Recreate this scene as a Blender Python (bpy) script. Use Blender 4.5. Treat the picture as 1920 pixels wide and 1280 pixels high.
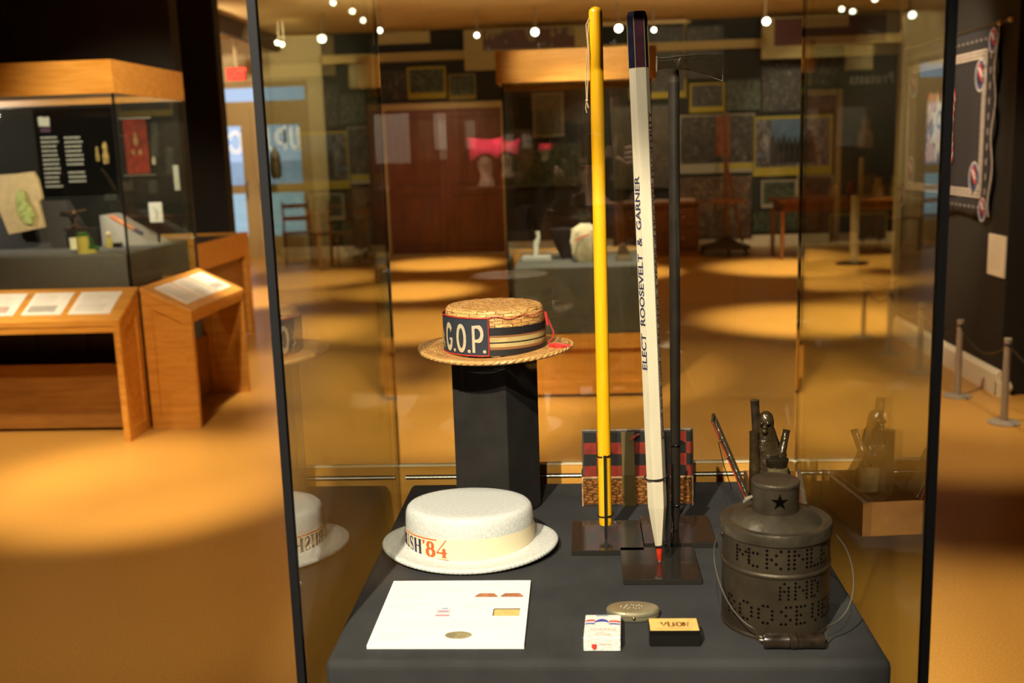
import bpy, math, random
from mathutils import Vector, Matrix
PI = math.pi
sc = bpy.context.scene
for o in list(bpy.data.objects): bpy.data.objects.remove(o)
COL = sc.collection

# ------------------------------------------------------------------ camera
F_PX, PITCH, ROLL, YAW = 1953.8, 0.1828, -0.0324, 0.0666
EYE = 1.55
cd = bpy.data.cameras.new('camera'); cam = bpy.data.objects.new('camera', cd); COL.objects.link(cam)
cd.sensor_width = 36; cd.lens = F_PX / 1920 * 36; cd.clip_start = 0.02; cd.clip_end = 200
_f = Vector((-math.sin(YAW) * math.cos(PITCH), math.cos(YAW) * math.cos(PITCH), -math.sin(PITCH)))
_r = Vector((math.cos(YAW), math.sin(YAW), 0)); _u = _r.cross(_f)
_r2 = math.cos(ROLL) * _r + math.sin(ROLL) * _u; _u2 = -math.sin(ROLL) * _r + math.cos(ROLL) * _u
cam.matrix_world = Matrix(((_r2.x, _u2.x, -_f.x, 0), (_r2.y, _u2.y, -_f.y, 0), (_r2.z, _u2.z, -_f.z, EYE), (0, 0, 0, 1)))
cd.dof.use_dof = True; cd.dof.focus_distance = 1.92; cd.dof.aperture_fstop = 4.0
sc.camera = cam
# ------------------------------------------------------------------ exposure, world
sc.view_settings.view_transform = 'Standard'; sc.view_settings.look = 'None'
sc.view_settings.exposure = 0.0; sc.view_settings.gamma = 1.0; sc.view_settings.use_curve_mapping = False
sc.cycles.max_bounces = 8; sc.cycles.transparent_max_bounces = 32; sc.cycles.glossy_bounces = 4
sc.cycles.diffuse_bounces = 3; sc.cycles.caustics_reflective = False; sc.cycles.caustics_refractive = False
sc.cycles.sample_clamp_indirect = 6.0
w = bpy.data.worlds.new('world'); sc.world = w; w.use_nodes = True
w.node_tree.nodes['Background'].inputs[0].default_value = (0.60, 0.75, 1.0, 1)
w.node_tree.nodes['Background'].inputs[1].default_value = 1.0

# ------------------------------------------------------------------ lights
WARM = (1.0, 0.80, 0.50); CASEW = (1.0, 0.91, 0.79)
def spot(loc, aim, power, angle, col=WARM, blend=0.5, size=0.03):
    l = bpy.data.lights.new('spot_lamp', 'SPOT'); l.energy = power; l.spot_size = math.radians(angle)
    l.spot_blend = blend; l.color = col; l.shadow_soft_size = size
    o = bpy.data.objects.new('spot_lamp', l); COL.objects.link(o); o.location = loc
    o.rotation_euler = (Vector(aim) - Vector(loc)).to_track_quat('-Z', 'Y').to_euler(); return o
CEIL = 3.3
# lights over the near case (on the room's tracks)
spot((-0.78, -0.80, 3.15), (-0.14, 1.72, 0.9), 1020, 23, CASEW, 0.35, 0.02)
spot((-0.25, -1.15, 3.15), (0.0, 1.8, 0.95), 420, 26, CASEW, 0.3, 0.02)
spot((-0.10, 1.75, 1.93), (-0.12, 1.95, 0.9), 9, 120, CASEW, 0.8, 0.03)
# pools on the floor
POOLS = [(-2.15, 4.75, 760, 36), (-1.6, 3.6, 160, 50), (1.35, 2.9, 420, 34), (-3.4, 5.0, 420, 50), (-0.9, 5.9, 760, 40), (0.35, 5.3, 330, 46), (1.9, 5.5, 260, 40),
         (2.0, 9.1, 1500, 38), (-1.6, 9.2, 900, 40), (3.4, 9.6, 600, 44), (-3.6, 11.4, 900, 40), (-1.9, 11.6, 1400, 34), (0.4, 12.9, 1300, 36), (2.6, 13.0, 1400, 40),
         (-1.9, 14.4, 1400, 36), (4.2, 13.4, 900, 40), (1.0, 7.0, 160, 44), (-4.7, 15.0, 330, 60), (-2.2, 7.2, 420, 40)]
for x, y, p, a in POOLS: spot((x + 0.25, y - 0.7, 3.1), (x, y, 0), p, a, WARM, 0.8, 0.06)
# wall washers
for x, y, ax, ay, az, p, a in [(0.7, 6.6, 2.5, 7.3, 1.6, 380, 46), (0.9, 5.0, 2.4, 6.4, 0.3, 250, 46), (0.2, 13.2, 0.9, 15.6, 1.2, 140, 60), (3.0, 13.0, 3.6, 15.6, 1.4, 180, 60),
                         (-3.4, 13.2, -4.6, 16, 2.2, 330, 70), (-1.6, 13.2, -1.9, 15.6, 1.2, 90, 50), (-1.3, 4.0, -2.9, 6.9, 1.3, 520, 36), (-2.0, 3.4, -2.6, 5.6, 0.6, 260, 44),
                         (2.0, 11.0, 2.2, 15.6, 2.4, 150, 60), (-3.7, 6.0, -3.7, 6.6, 1.0, 60, 90)]:
    if y != 6.0: spot((x, y, 3.1), (ax, ay, az), p, a, WARM, 0.7, 0.06)
for x, p in ((-4.46, 60), (-2.95, 34)): spot((x, 6.04, 1.925), (x + (0.9 if x < -4 else 0.1), 7.0, 1.45), p, 110, CASEW, 0.8, 0.006)
spot((0.0, 6.47, 1.925), (0.0, 6.9, 0.9), 60, 120, CASEW, 0.8, 0.006)
spot((0.1, 4.3, 3.0), (0.0, 6.37, 2.03), 330, 22, WARM, 0.6, 0.05)  # added lamp, brightens the hood of the far case
spot((0.0, 5.2, 3.1), (0.0, 6.5, 0.9), 420, 36, WARM, 0.5, 0.04)
spot((0.5, 0.95, 3.15), (0.0, -0.12, 1.45), 420, 14, CASEW, 0.5, 0.03)  # added lamp, brightens the photographer's hands for their reflection
for x, y in ((-1.2, 11.0), (1.6, 11.5), (-4.9, 12.5)):     # added lamps without fixtures, to brighten the ceiling
    spot((x, y, 2.3), (x, y + 0.6, 3.3), 160, 150, WARM, 1.0, 0.1)
# ------------------------------------------------------------------ materials
MATS = {}
def nodes(name):
    m = bpy.data.materials.new(name); m.use_nodes = True
    return m, m.node_tree, m.node_tree.nodes, m.node_tree.links, m.node_tree.nodes['Principled BSDF']
def mat(name, col, rough=0.5, metal=0.0, var=0.0, vscale=8.0, bump=0.0, bscale=60.0, stretch=(1, 1, 1), emit=None, coat=0.0, spec=0.5):
    if name in MATS: return MATS[name]
    m, nt, N, L, P = nodes(name)
    P.inputs['Roughness'].default_value = rough; P.inputs['Metallic'].default_value = metal
    P.inputs['Base Color'].default_value = (*col, 1); P.inputs['Coat Weight'].default_value = coat
    P.inputs['Specular IOR Level'].default_value = spec
    tc = N.new('ShaderNodeTexCoord'); mp = N.new('ShaderNodeMapping'); mp.inputs['Scale'].default_value = stretch
    L.new(tc.outputs['Object'], mp.inputs[0])
    if var > 0:
        n = N.new('ShaderNodeTexNoise'); n.inputs['Scale'].default_value = vscale; n.inputs['Detail'].default_value = 5
        L.new(mp.outputs[0], n.inputs['Vector'])
        r = N.new('ShaderNodeValToRGB'); r.color_ramp.elements[0].position = 0.3; r.color_ramp.elements[1].position = 0.7
        r.color_ramp.elements[0].color = (*[c * (1 - var) for c in col], 1); r.color_ramp.elements[1].color = (*[min(1, c * (1 + var)) for c in col], 1)
        L.new(n.outputs[0], r.inputs[0]); L.new(r.outputs[0], P.inputs['Base Color'])
    if bump > 0:
        n2 = N.new('ShaderNodeTexNoise'); n2.inputs['Scale'].default_value = bscale; n2.inputs['Detail'].default_value = 3
        L.new(mp.outputs[0], n2.inputs['Vector'])
        b = N.new('ShaderNodeBump'); b.inputs['Strength'].default_value = bump; b.inputs['Distance'].default_value = 0.01
        L.new(n2.outputs[0], b.inputs['Height']); L.new(b.outputs[0], P.inputs['Normal'])
    if emit:
        P.inputs['Emission Color'].default_value = (*emit[:3], 1); P.inputs['Emission Strength'].default_value = emit[3]
    MATS[name] = m; return m
def wood(name, c1, c2, rough=0.38, stretch=(1.2, 12, 12)):
    if name in MATS: return MATS[name]
    m, nt, N, L, P = nodes(name)
    tc = N.new('ShaderNodeTexCoord'); mp = N.new('ShaderNodeMapping'); mp.inputs['Scale'].default_value = stretch
    L.new(tc.outputs['Object'], mp.inputs[0])
    n = N.new('ShaderNodeTexNoise'); n.inputs['Scale'].default_value = 3.2; n.inputs['Detail'].default_value = 7; n.inputs['Distortion'].default_value = 0.7
    L.new(mp.outputs[0], n.inputs['Vector'])
    r = N.new('ShaderNodeValToRGB'); r.color_ramp.elements[0].position = 0.3; r.color_ramp.elements[1].position = 0.72
    r.color_ramp.elements[0].color = (*c1, 1); r.color_ramp.elements[1].color = (*c2, 1)
    L.new(n.outputs[0], r.inputs[0]); L.new(r.outputs[0], P.inputs['Base Color']); P.inputs['Roughness'].default_value = rough
    MATS[name] = m; return m
def glassmat(name, T):
    # thin pane: transparent with absorption that grows with the slant of the ray, plus Fresnel (Schlick) mirror
    m = bpy.data.materials.new(name); m.use_nodes = True; nt = m.node_tree; N = nt.nodes; L = nt.links
    N.remove(N['Principled BSDF']); out = N['Material Output']
    lw = N.new('ShaderNodeLayerWeight'); lw.inputs['Blend'].default_value = 0.5
    def mth(op, a, b=None, c=None):
        n = N.new('ShaderNodeMath'); n.operation = op
        for i, x in enumerate((a, b, c)):
            if x is None: continue
            if isinstance(x, (int, float)): n.inputs[i].default_value = x
            else: L.new(x, n.inputs[i])
        return n.outputs[0]
    fac = lw.outputs['Facing']; cosv = mth('MAXIMUM', mth('SUBTRACT', 1.0, fac), 0.08)
    inv = mth('DIVIDE', 1.0, cosv)
    comb = N.new('ShaderNodeCombineColor')
    for i in range(3): L.new(mth('POWER', T[i], inv), comb.inputs[i])
    fr = mth('ADD', mth('MULTIPLY', mth('POWER', fac, 5.0), 0.957), 0.043)
    tr = N.new('ShaderNodeBsdfTransparent'); L.new(comb.outputs[0], tr.inputs[0])
    gl = N.new('ShaderNodeBsdfGlossy'); gl.inputs['Roughness'].default_value = 0.0; gl.inputs[0].default_value = (1, 1, 1, 1)
    mx = N.new('ShaderNodeMixShader'); L.new(fr, mx.inputs[0]); L.new(tr.outputs[0], mx.inputs[1]); L.new(gl.outputs[0], mx.inputs[2])
    L.new(mx.outputs[0], out.inputs[0]); MATS[name] = m; return m
GLASS = glassmat('case_glass', (0.953, 0.960, 0.934))
GLASSC = glassmat('clear_glass', (0.985, 0.985, 0.98))
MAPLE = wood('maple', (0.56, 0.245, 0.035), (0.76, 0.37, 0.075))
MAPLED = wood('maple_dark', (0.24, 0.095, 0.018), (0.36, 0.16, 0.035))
REDWOOD = wood('red_wood', (0.085, 0.022, 0.008), (0.17, 0.045, 0.014), 0.5, (10, 10, 0.8))
CREAM = mat('cream_paint', (0.62, 0.50, 0.30), 0.6)
TRIMW = mat('trim_white', (0.80, 0.74, 0.60), 0.45)
BLACKWALL = mat('black_wall', (0.010, 0.0085, 0.007), 0.8, bump=0.05)
GREYF = mat('grey_fabric', (0.13, 0.13, 0.125), 0.95, var=0.08, vscale=40, bump=0.15, bscale=400)
CHAR = mat('charcoal_fabric', (0.034, 0.032, 0.033), 0.9, var=0.18, vscale=14, bump=0.25, bscale=900, spec=0.3)
BLKF = mat('black_fabric', (0.019, 0.0155, 0.0135), 0.9, var=0.25, vscale=18, bump=0.25, bscale=900, spec=0.3)
BLACK = mat('black_metal', (0.012, 0.011, 0.010), 0.28)
SEAM = mat('black_gasket', (0.005, 0.0045, 0.004), 0.6, spec=0.15)
PAPER = mat('white_card', (0.86, 0.85, 0.83), 0.6)
INK = mat('grey_ink', (0.62, 0.60, 0.56), 0.7)
DINK = mat('dark_ink', (0.05, 0.05, 0.05), 0.7)
STEEL = mat('brushed_steel', (0.55, 0.52, 0.47), 0.38, 0.85)
CHROME = mat('chrome', (0.8, 0.78, 0.72), 0.12, 1.0)

# ------------------------------------------------------------------ mesh helper
class M:
    def __init__(s): s.v = []; s.f = []; s.uv = []; s.mi = []; s.cur = 0
    def add(s, vs, fs, uvs=None):
        b = len(s.v); s.v += [tuple(p) for p in vs]
        for i, f in enumerate(fs): s.f.append([b + k for k in f]); s.uv.append(uvs[i] if uvs else None); s.mi.append(s.cur)
        return s
    def box(s, x0, x1, y0, y1, z0, z1):
        return s.add([(x0, y0, z0), (x1, y0, z0), (x1, y1, z0), (x0, y1, z0), (x0, y0, z1), (x1, y0, z1), (x1, y1, z1), (x0, y1, z1)],
                     [(0, 3, 2, 1), (4, 5, 6, 7), (0, 1, 5, 4), (1, 2, 6, 5), (2, 3, 7, 6), (3, 0, 4, 7)])
    def prism(s, pts, fn, a, b):      # 2D outline (ccw) swept from a to b; fn(u, v, t) -> point
        n = len(pts); vs = [fn(u, v, a) for u, v in pts] + [fn(u, v, b) for u, v in pts]
        fs = [tuple(range(n - 1, -1, -1)), tuple(range(n, 2 * n))] + [(i, (i + 1) % n, n + (i + 1) % n, n + i) for i in range(n)]
        return s.add(vs, fs)
    def tube(s, path, r, n=10, caps=True, closed=False, sq=(1, 1)):
        P = [Vector(p) for p in path]; k = len(P); rr = r if isinstance(r, (list, tuple)) else [r] * k
        up = None; rings = []
        for i in range(k):
            if closed: t = (P[(i + 1) % k] - P[i - 1]).normalized()
            else: t = (P[min(i + 1, k - 1)] - P[max(i - 1, 0)]).normalized()
            if up is None: up = Vector((0, 0, 1)) if abs(t.z) < 0.9 else Vector((0, 1, 0))
            a = t.cross(up)
            if a.length < 1e-6: a = t.cross(Vector((1, 0, 0)))
            a.normalize(); b = a.cross(t).normalized(); up = b
            rings.append([P[i] + a * math.cos(2 * PI * j / n) * rr[i] * sq[0] + b * math.sin(2 * PI * j / n) * rr[i] * sq[1] for j in range(n)])
        vs = [p for q in rings for p in q]; fs = []
        for i in range(k if closed else k - 1):
            i2 = (i + 1) % k
            for j in range(n): fs.append((i * n + j, i * n + (j + 1) % n, i2 * n + (j + 1) % n, i2 * n + j))
        if caps and not closed: fs += [tuple(range(n - 1, -1, -1)), tuple(range((k - 1) * n, k * n))]
        return s.add(vs, fs)
    def lathe(s, prof, c=(0, 0, 0), n=48, sx=1.0, sy=1.0, caps=True, wob=None):
        vs = []; fs = []; uvs = []; k = len(prof); d = [0]
        for i in range(1, k): d.append(d[-1] + math.hypot(prof[i][0] - prof[i - 1][0], prof[i][1] - prof[i - 1][1]))
        for i, (r, z) in enumerate(prof):
            for j in range(n):
                a = 2 * PI * j / n; q, dz = wob(i, a, r, z) if wob else (r, 0)
                vs.append((c[0] + q * sx * math.cos(a), c[1] + q * sy * math.sin(a), c[2] + z + dz))
        for i in range(k - 1):
            for j in range(n):
                j2 = (j + 1) % n; fs.append((i * n + j, i * n + j2, (i + 1) * n + j2, (i + 1) * n + j))
                uvs.append([(j / n, d[i]), ((j + 1) / n, d[i]), ((j + 1) / n, d[i + 1]), (j / n, d[i + 1])])
        if caps:
            for i in (0, k - 1):
                if prof[i][0] > 1e-5:
                    fs.append(tuple(range(i * n, i * n + n)) if i else tuple(range(n - 1, -1, -1))); uvs.append([(0, d[i])] * n)
        return s.add(vs, fs, uvs)
    def ball(s, c, r, n=14, sq=(1, 1, 1)):
        pr = [(math.sin(PI * i / 10) * r, -math.cos(PI * i / 10) * r * sq[2]) for i in range(11)]
        return s.lathe(pr, c, n, sq[0], sq[1], False)
    def build(s, name, mats, parent=None, loc=None, smooth=False, bevel=0.0, seg=2, angle=35):
        o0 = Vector(parent.matrix_world.translation) if parent is not None else Vector(loc or (0, 0, 0))
        me = bpy.data.meshes.new(name); me.from_pydata([tuple(Vector(p) - o0) for p in s.v], [], s.f)
        if any(u is not None for u in s.uv):
            ul = me.uv_layers.new(name='UVMap'); k = 0
            for i, f in enumerate(s.f):
                for j in range(len(f)):
                    if s.uv[i]: ul.data[k].uv = s.uv[i][j]
                    k += 1
        for m_ in (mats if isinstance(mats, (list, tuple)) else [mats]): me.materials.append(m_)
        for i, p in enumerate(me.polygons): p.material_index = s.mi[i]
        me.update()
        if smooth:
            me.shade_smooth(); me.set_sharp_from_angle(angle=math.radians(angle))
        o = bpy.data.objects.new(name, me); COL.objects.link(o)
        if parent is not None: o.parent = parent
        else: o.location = o0
        o['_abs'] = list(o0)
        if bevel > 0:
            b = o.modifiers.new('bevel', 'BEVEL'); b.width = bevel; b.segments = seg; b.limit_method = 'ANGLE'; b.harden_normals = False
        return o
def sub(s, name, mats, part, root, **k):      # mesh as child of a part (world coordinates in)
    o0 = Vector(part['_abs']); s.v = [tuple(Vector(p) - o0) for p in s.v]
    o = M.build(s, name, mats, None, (0, 0, 0), **k); o.parent = part; return o
def T(name, label, cat, loc, group=None):
    o = bpy.data.objects.new(name, None); COL.objects.link(o); o.location = loc; o.empty_display_size = 0.05
    o['label'] = label; o['category'] = cat
    if group: o['group'] = group
    o.matrix_world = Matrix.Translation(loc); return o
def tag(o, label, cat, group=None, kind=None):
    o['label'] = label; o['category'] = cat
    if group: o['group'] = group
    if kind: o['kind'] = kind
    return o
def struct(o): o['kind'] = 'structure'; return o
def copy_tree(o, parent=None):
    c = o.copy(); COL.objects.link(c)
    if parent is not None: c.parent = parent
    for ch in list(o.children): copy_tree(ch, c)
    return c
def textpts(s, size=1.0, spacing=1.0, bold=0.0, align='LEFT'):
    cu = bpy.data.curves.new('t', 'FONT'); cu.body = s; cu.size = size; cu.space_character = spacing; cu.offset = bold; cu.align_x = align
    cu.resolution_u = 4
    o = bpy.data.objects.new('t', cu); COL.objects.link(o); dg = bpy.context.evaluated_depsgraph_get()
    me = bpy.data.meshes.new_from_object(o.evaluated_get(dg))
    vs = [tuple(v.co) for v in me.vertices]; fs = [tuple(p.vertices) for p in me.polygons]
    bpy.data.objects.remove(o); bpy.data.meshes.remove(me); bpy.data.curves.remove(cu); return vs, fs
def ribbon(m, pts, fn):   # pts (x, y, width); fn maps flat to surface
    k = len(pts); vs = []
    for i in range(k):
        a = pts[max(i - 1, 0)]; b = pts[min(i + 1, k - 1)]; dx, dy = b[0] - a[0], b[1] - a[1]; l = math.hypot(dx, dy) or 1
        nx, ny = -dy / l, dx / l; x, y, wd = pts[i]
        vs += [fn(x + nx * wd / 2, y + ny * wd / 2), fn(x - nx * wd / 2, y - ny * wd / 2)]
    m.add(vs, [(2 * i, 2 * i + 1, 2 * i + 3, 2 * i + 2) for i in range(k - 1)])
def arc(cx, cy, rx, ry, a0, a1, w0, w1=None, n=16):
    w1 = w0 if w1 is None else w1
    return [(cx + rx * math.cos(a), cy + ry * math.sin(a), w0 + (w1 - w0) * abs(math.cos(a))) for a in [math.radians(a0 + (a1 - a0) * i / n) for i in range(n + 1)]]

# ================================================================== THE ROOM
XL_, XR_, YN_, YFAR = -7.2, 7.2, -8.0, 15.9
flm, nt, N, L, P = nodes('floor_linoleum')
tc = N.new('ShaderNodeTexCoord'); n1 = N.new('ShaderNodeTexNoise'); n1.inputs['Scale'].default_value = 160; n1.inputs['Detail'].default_value = 2
n2 = N.new('ShaderNodeTexNoise'); n2.inputs['Scale'].default_value = 1.3; n2.inputs['Detail'].default_value = 4
L.new(tc.outputs['Object'], n1.inputs['Vector']); L.new(tc.outputs['Object'], n2.inputs['Vector'])
r1 = N.new('ShaderNodeValToRGB'); r1.color_ramp.elements[0].color = (0.45, 0.225, 0.045, 1); r1.color_ramp.elements[1].color = (0.60, 0.32, 0.075, 1)
r1.color_ramp.elements[0].position = 0.35; r1.color_ramp.elements[1].position = 0.65
L.new(n1.outputs[0], r1.inputs[0]); mxx = N.new('ShaderNodeMix'); mxx.data_type = 'RGBA'; mxx.blend_type = 'MULTIPLY'
r2 = N.new('ShaderNodeValToRGB'); r2.color_ramp.elements[0].color = (0.88, 0.86, 0.84, 1); r2.color_ramp.elements[1].color = (1, 1, 1, 1)
L.new(n2.outputs[0], r2.inputs[0]); mxx.inputs[0].default_value = 1; L.new(r1.outputs[0], mxx.inputs[6]); L.new(r2.outputs[0], mxx.inputs[7])
L.new(mxx.outputs[2], P.inputs['Base Color']); P.inputs['Roughness'].default_value = 0.33; P.inputs['Specular IOR Level'].default_value = 0.4
struct(M().box(XL_, XR_, YN_, YFAR + 0.2, -0.1, 0).build('floor', flm))
struct(M().box(XL_, XR_, YN_, YFAR + 0.2, CEIL, CEIL + 0.1).build('ceiling', mat('ceiling_paint', (0.60, 0.42, 0.19), 0.8)))
struct(M().box(XL_ - 0.1, XL_, YN_, YFAR + 0.2, 0, CEIL).build('wall_left', CREAM))
struct(M().box(XR_, XR_ + 0.1, YN_, YFAR + 0.2, 0, CEIL).build('wall_right', BLACKWALL))
struct(M().box(XL_, XR_, YN_ - 0.1, YN_, 0, CEIL).build('wall_rear', BLACKWALL))
# far wall: cream bay with the doors on the left, black picture wall on the right
DX0, DX1, DZ1 = -5.42, -4.02, 2.66
m = M(); m.box(XL_, DX0, YFAR, YFAR + 0.12, 0, CEIL); m.box(DX1, -3.75, YFAR, YFAR + 0.12, 0, CEIL); m.box(DX0, DX1, YFAR, YFAR + 0.12, DZ1, CEIL)
struct(m.build('wall_far', CREAM))
m = M().box(-3.75, XR_, YFAR - 0.16, YFAR + 0.12, 0, 2.98); m.box(-3.75, XR_, YFAR - 0.1, YFAR + 0.12, 2.98, CEIL)
struct(m.build('wall_back', mat('dark_wall', (0.015, 0.014, 0.011), 0.7)))
m = M(); m.box(-3.75, XR_, YFAR - 0.185, YFAR - 0.16, 0.0, 0.17); m.box(-3.75, XR_, YFAR - 0.20, YFAR - 0.16, 0.0, 0.05)
struct(m.build('baseboard_far', TRIMW))
m = M().box(-3.75, -1.9, YFAR - 0.30, YFAR - 0.10, 2.86, 2.98); m.box(-1.9, 6.9, YFAR - 0.30, YFAR - 0.10, 2.86, 2.98)
struct(m.build('trim_1', mat('cornice', (0.40, 0.30, 0.13), 0.7)))
# beams on the ceiling towards the doors
struct(M().box(-4.58, -4.44, 5.2, 15.8, 3.16, 3.3).build('trim_2', CREAM))
struct(M().box(-4.44, -4.36, 5.2, 15.8, 3.08, 3.3).build('trim_3', mat('dark_beam', (0.05, 0.035, 0.02), 0.7)))
# partitions
struct(M().box(-7.1, -2.70, 7.10, 7.25, 0, CEIL).build('wall_left_partition', BLACKWALL))
struct(M().box(-7.1, -3.105, 9.18, 9.33, 0, CEIL).build('wall_left_screen', BLACKWALL))
struct(M().box(2.51, 2.66, 6.27, 8.32, 0, CEIL).build('wall_right_partition', BLACKWALL))
struct(M().box(2.66, 7.1, 6.27, 6.42, 0, CEIL).build('wall_right_screen', BLACKWALL))
struct(M().box(2.47, 2.66, 8.32, 8.40, 0, CEIL).build('trim_4', mat('pilaster', (0.42, 0.33, 0.16), 0.7)))
m = M(); m.prism([(0, 0), (0.03, 0), (0.03, 0.125), (0.018, 0.14), (0.012, 0.15), (0, 0.15)], lambda u, v, t: (2.51 - u, t, v), 6.255, 8.32)
m.ball((2.545, 6.25, 0.05), 0.03); m.box(2.48, 2.56, 6.235, 6.27, 0, 0.085)
struct(m.build('baseboard_right', TRIMW))

# the glazed doors at the far left, daylight behind
SKYG = glassmat('door_glass', (0.97, 0.98, 0.985))
DOORP = mat('door_paint', (0.45, 0.33, 0.16), 0.5)
for i, (a, b) in enumerate(((-5.40, -4.955), (-4.90, -4.06))):
    a, b = ((-5.40, -4.965), (-4.955, -4.04))[i] if False else ((-5.41, -4.94), (-4.93, -4.03))[i]
    pa, pb = ((-5.33, -5.10), (-4.72, -4.19))[i]
    m = M(); y0, y1 = YFAR + 0.02, YFAR + 0.065
    for z0, z1 in ((0, 0.34), (1.0, 1.13), (2.02, 2.28)): m.box(a, b, y0, y1, z0, z1)
    for z0, z1 in ((0.34, 1.0), (1.13, 2.02)): m.box(a, pa, y0, y1, z0, z1); m.box(pb, b, y0, y1, z0, z1)
    d = struct(m.build('door_%d' % (i + 1), DOORP))
    m = M(); m.box(pa, pb, y0 + 0.02, y0 + 0.026, 0.34, 1.0); m.box(pa, pb, y0 + 0.02, y0 + 0.026, 1.13, 2.02); sub(m, 'pane', SKYG, d, None)
    m = M().tube([(pb + 0.05 if i == 0 else pa - 0.12, y0 - 0.05, 0.95), (pb + 0.05 if i == 0 else pa - 0.12, y0 - 0.05, 1.2)], 0.012); 
    m.box((pb + 0.04 if i == 0 else pa - 0.13), (pb + 0.06 if i == 0 else pa - 0.11), y0 - 0.05, y0, 0.97, 0.99)
    m.box((pb + 0.04 if i == 0 else pa - 0.13), (pb + 0.06 if i == 0 else pa - 0.11), y0 - 0.05, y0, 1.16, 1.18)
    sub(m, 'handle', STEEL, d, None)
m = M(); m.box(DX0, DX1, YFAR + 0.02, YFAR + 0.07, 2.28, 2.38); m.box(DX0, DX1, YFAR + 0.02, YFAR + 0.07, 2.58, DZ1)
m.box(DX0, DX0 + 0.05, YFAR + 0.02, YFAR + 0.07, 2.38, 2.58); m.box(DX1 - 0.05, DX1, YFAR + 0.02, YFAR + 0.07, 2.38, 2.58)
wd = struct(m.build('window_1', DOORP)); sub(M().box(DX0 + 0.05, DX1 - 0.05, YFAR + 0.04, YFAR + 0.046, 2.38, 2.58), 'pane', SKYG, wd, None)
m = M(); m.box(DX0 - 0.1, DX0, YFAR - 0.03, YFAR, 0, 2.78); m.box(DX1, DX1 + 0.1, YFAR - 0.03, YFAR, 0, 2.78); m.box(DX0, DX1, YFAR - 0.03, YFAR, 2.66, 2.78)
struct(m.build('trim_5', CREAM))
# white vinyl letters on the door glass (read backwards from inside)
VIN = mat('white_vinyl', (0.95, 0.97, 1.0), 0.5)
_n = VIN.node_tree; _t = _n.nodes.new('ShaderNodeBsdfTranslucent'); _t.inputs[0].default_value = (1, 1, 1, 1); _a = _n.nodes.new('ShaderNodeAddShader')
_n.links.new(_n.nodes['Principled BSDF'].outputs[0], _a.inputs[0]); _n.links.new(_t.outputs[0], _a.inputs[1]); _n.links.new(_a.outputs[0], _n.nodes['Material Output'].inputs[0])
ly = YFAR + 0.036
fn = lambda x, z: (x, ly, z)
D1, D2 = bpy.data.objects['door_1'], bpy.data.objects['door_2']
def letter(strokes, d):
    m = M()
    for p in strokes: ribbon(m, p, fn)
    sub(m, 'white_letter', VIN, d, None)
letter([arc(-5.20, 1.78, 0.10, 0.15, 160, -160, 0.06)], D1)
letter([[(-4.70, 1.98, 0.06), (-4.70, 1.72, 0.06), (-4.66, 1.66, 0.06), (-4.60, 1.66, 0.06)]], D2)
letter([arc(-4.49, 1.84, 0.07, 0.10, 0, 360, 0.05), [(-4.43, 2.0, 0.05), (-4.43, 1.64, 0.05)]], D2)
letter([[(-4.33, 1.98, 0.05), (-4.33, 1.72, 0.05), (-4.28, 1.66, 0.05), (-4.22, 1.66, 0.05)], [(-4.22, 1.98, 0.05), (-4.22, 1.62, 0.05)]], D2)
# urn-shaped lantern in front of the right-hand door pane
t = T('hanging_lantern', 'dark urn-shaped lantern hanging before the glazed door', 'lantern', (-4.42, 15.3, 1.45))
M().lathe([(0.01, 1.22), (0.05, 1.225), (0.085, 1.28), (0.09, 1.42), (0.075, 1.50), (0.085, 1.53), (0.06, 1.60), (0.03, 1.65), (0.012, 1.70), (0.0, 1.71)], (-4.42, 15.3, 0), 20).build('body', mat('lantern_bronze', (0.05, 0.035, 0.02), 0.4), t, smooth=True)
M().tube([(-4.42, 15.3, 1.70), (-4.42, 15.3, 3.3)], 0.004, 6).build('cord', BLACK, t)
# grass and pavement outside
struct(M().box(-16, 6, 16.1, 19.5, -0.12, -0.1).build('terrace', mat('pavement', (0.5, 0.5, 0.5), 0.9)))
struct(M().box(-40, 20, 19.5, 60, -0.12, -0.1).build('lawn', mat('lawn_green', (0.70, 0.80, 0.68), 0.9, var=0.12, vscale=1.0)))
struct(M().box(-40, 20, 60, 61, -0.1, 1.3).build('hedge', mat('hedge_grey', (0.72, 0.72, 0.76), 0.9, var=0.12, vscale=0.6)))

# EXIT sign
t = T('exit_sign', 'red lit exit sign hanging above the glazed doors', 'exit sign', (-4.98, 14.9, 2.70))
M().box(-4.92, -4.64, 14.9, 14.95, 2.62, 2.80).build('housing', mat('sign_housing', (0.25, 0.02, 0.01), 0.4), t)
vs, fs = textpts('EXIT', 0.19, 1.0, 0.012)
M().add([(-4.905 + x * 0.66, 14.894, 2.645 + y) for x, y, z in vs], fs).build('letters', mat('exit_glow', (0.1, 0, 0), 0.5, emit=(1.0, 0.02, 0.01, 7.0)), t)
M().box(-4.80, -4.76, 14.91, 14.94, 2.80, 3.3).build('stem', mat('sign_stem', (0.4, 0.3, 0.18), 0.5), t)

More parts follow.
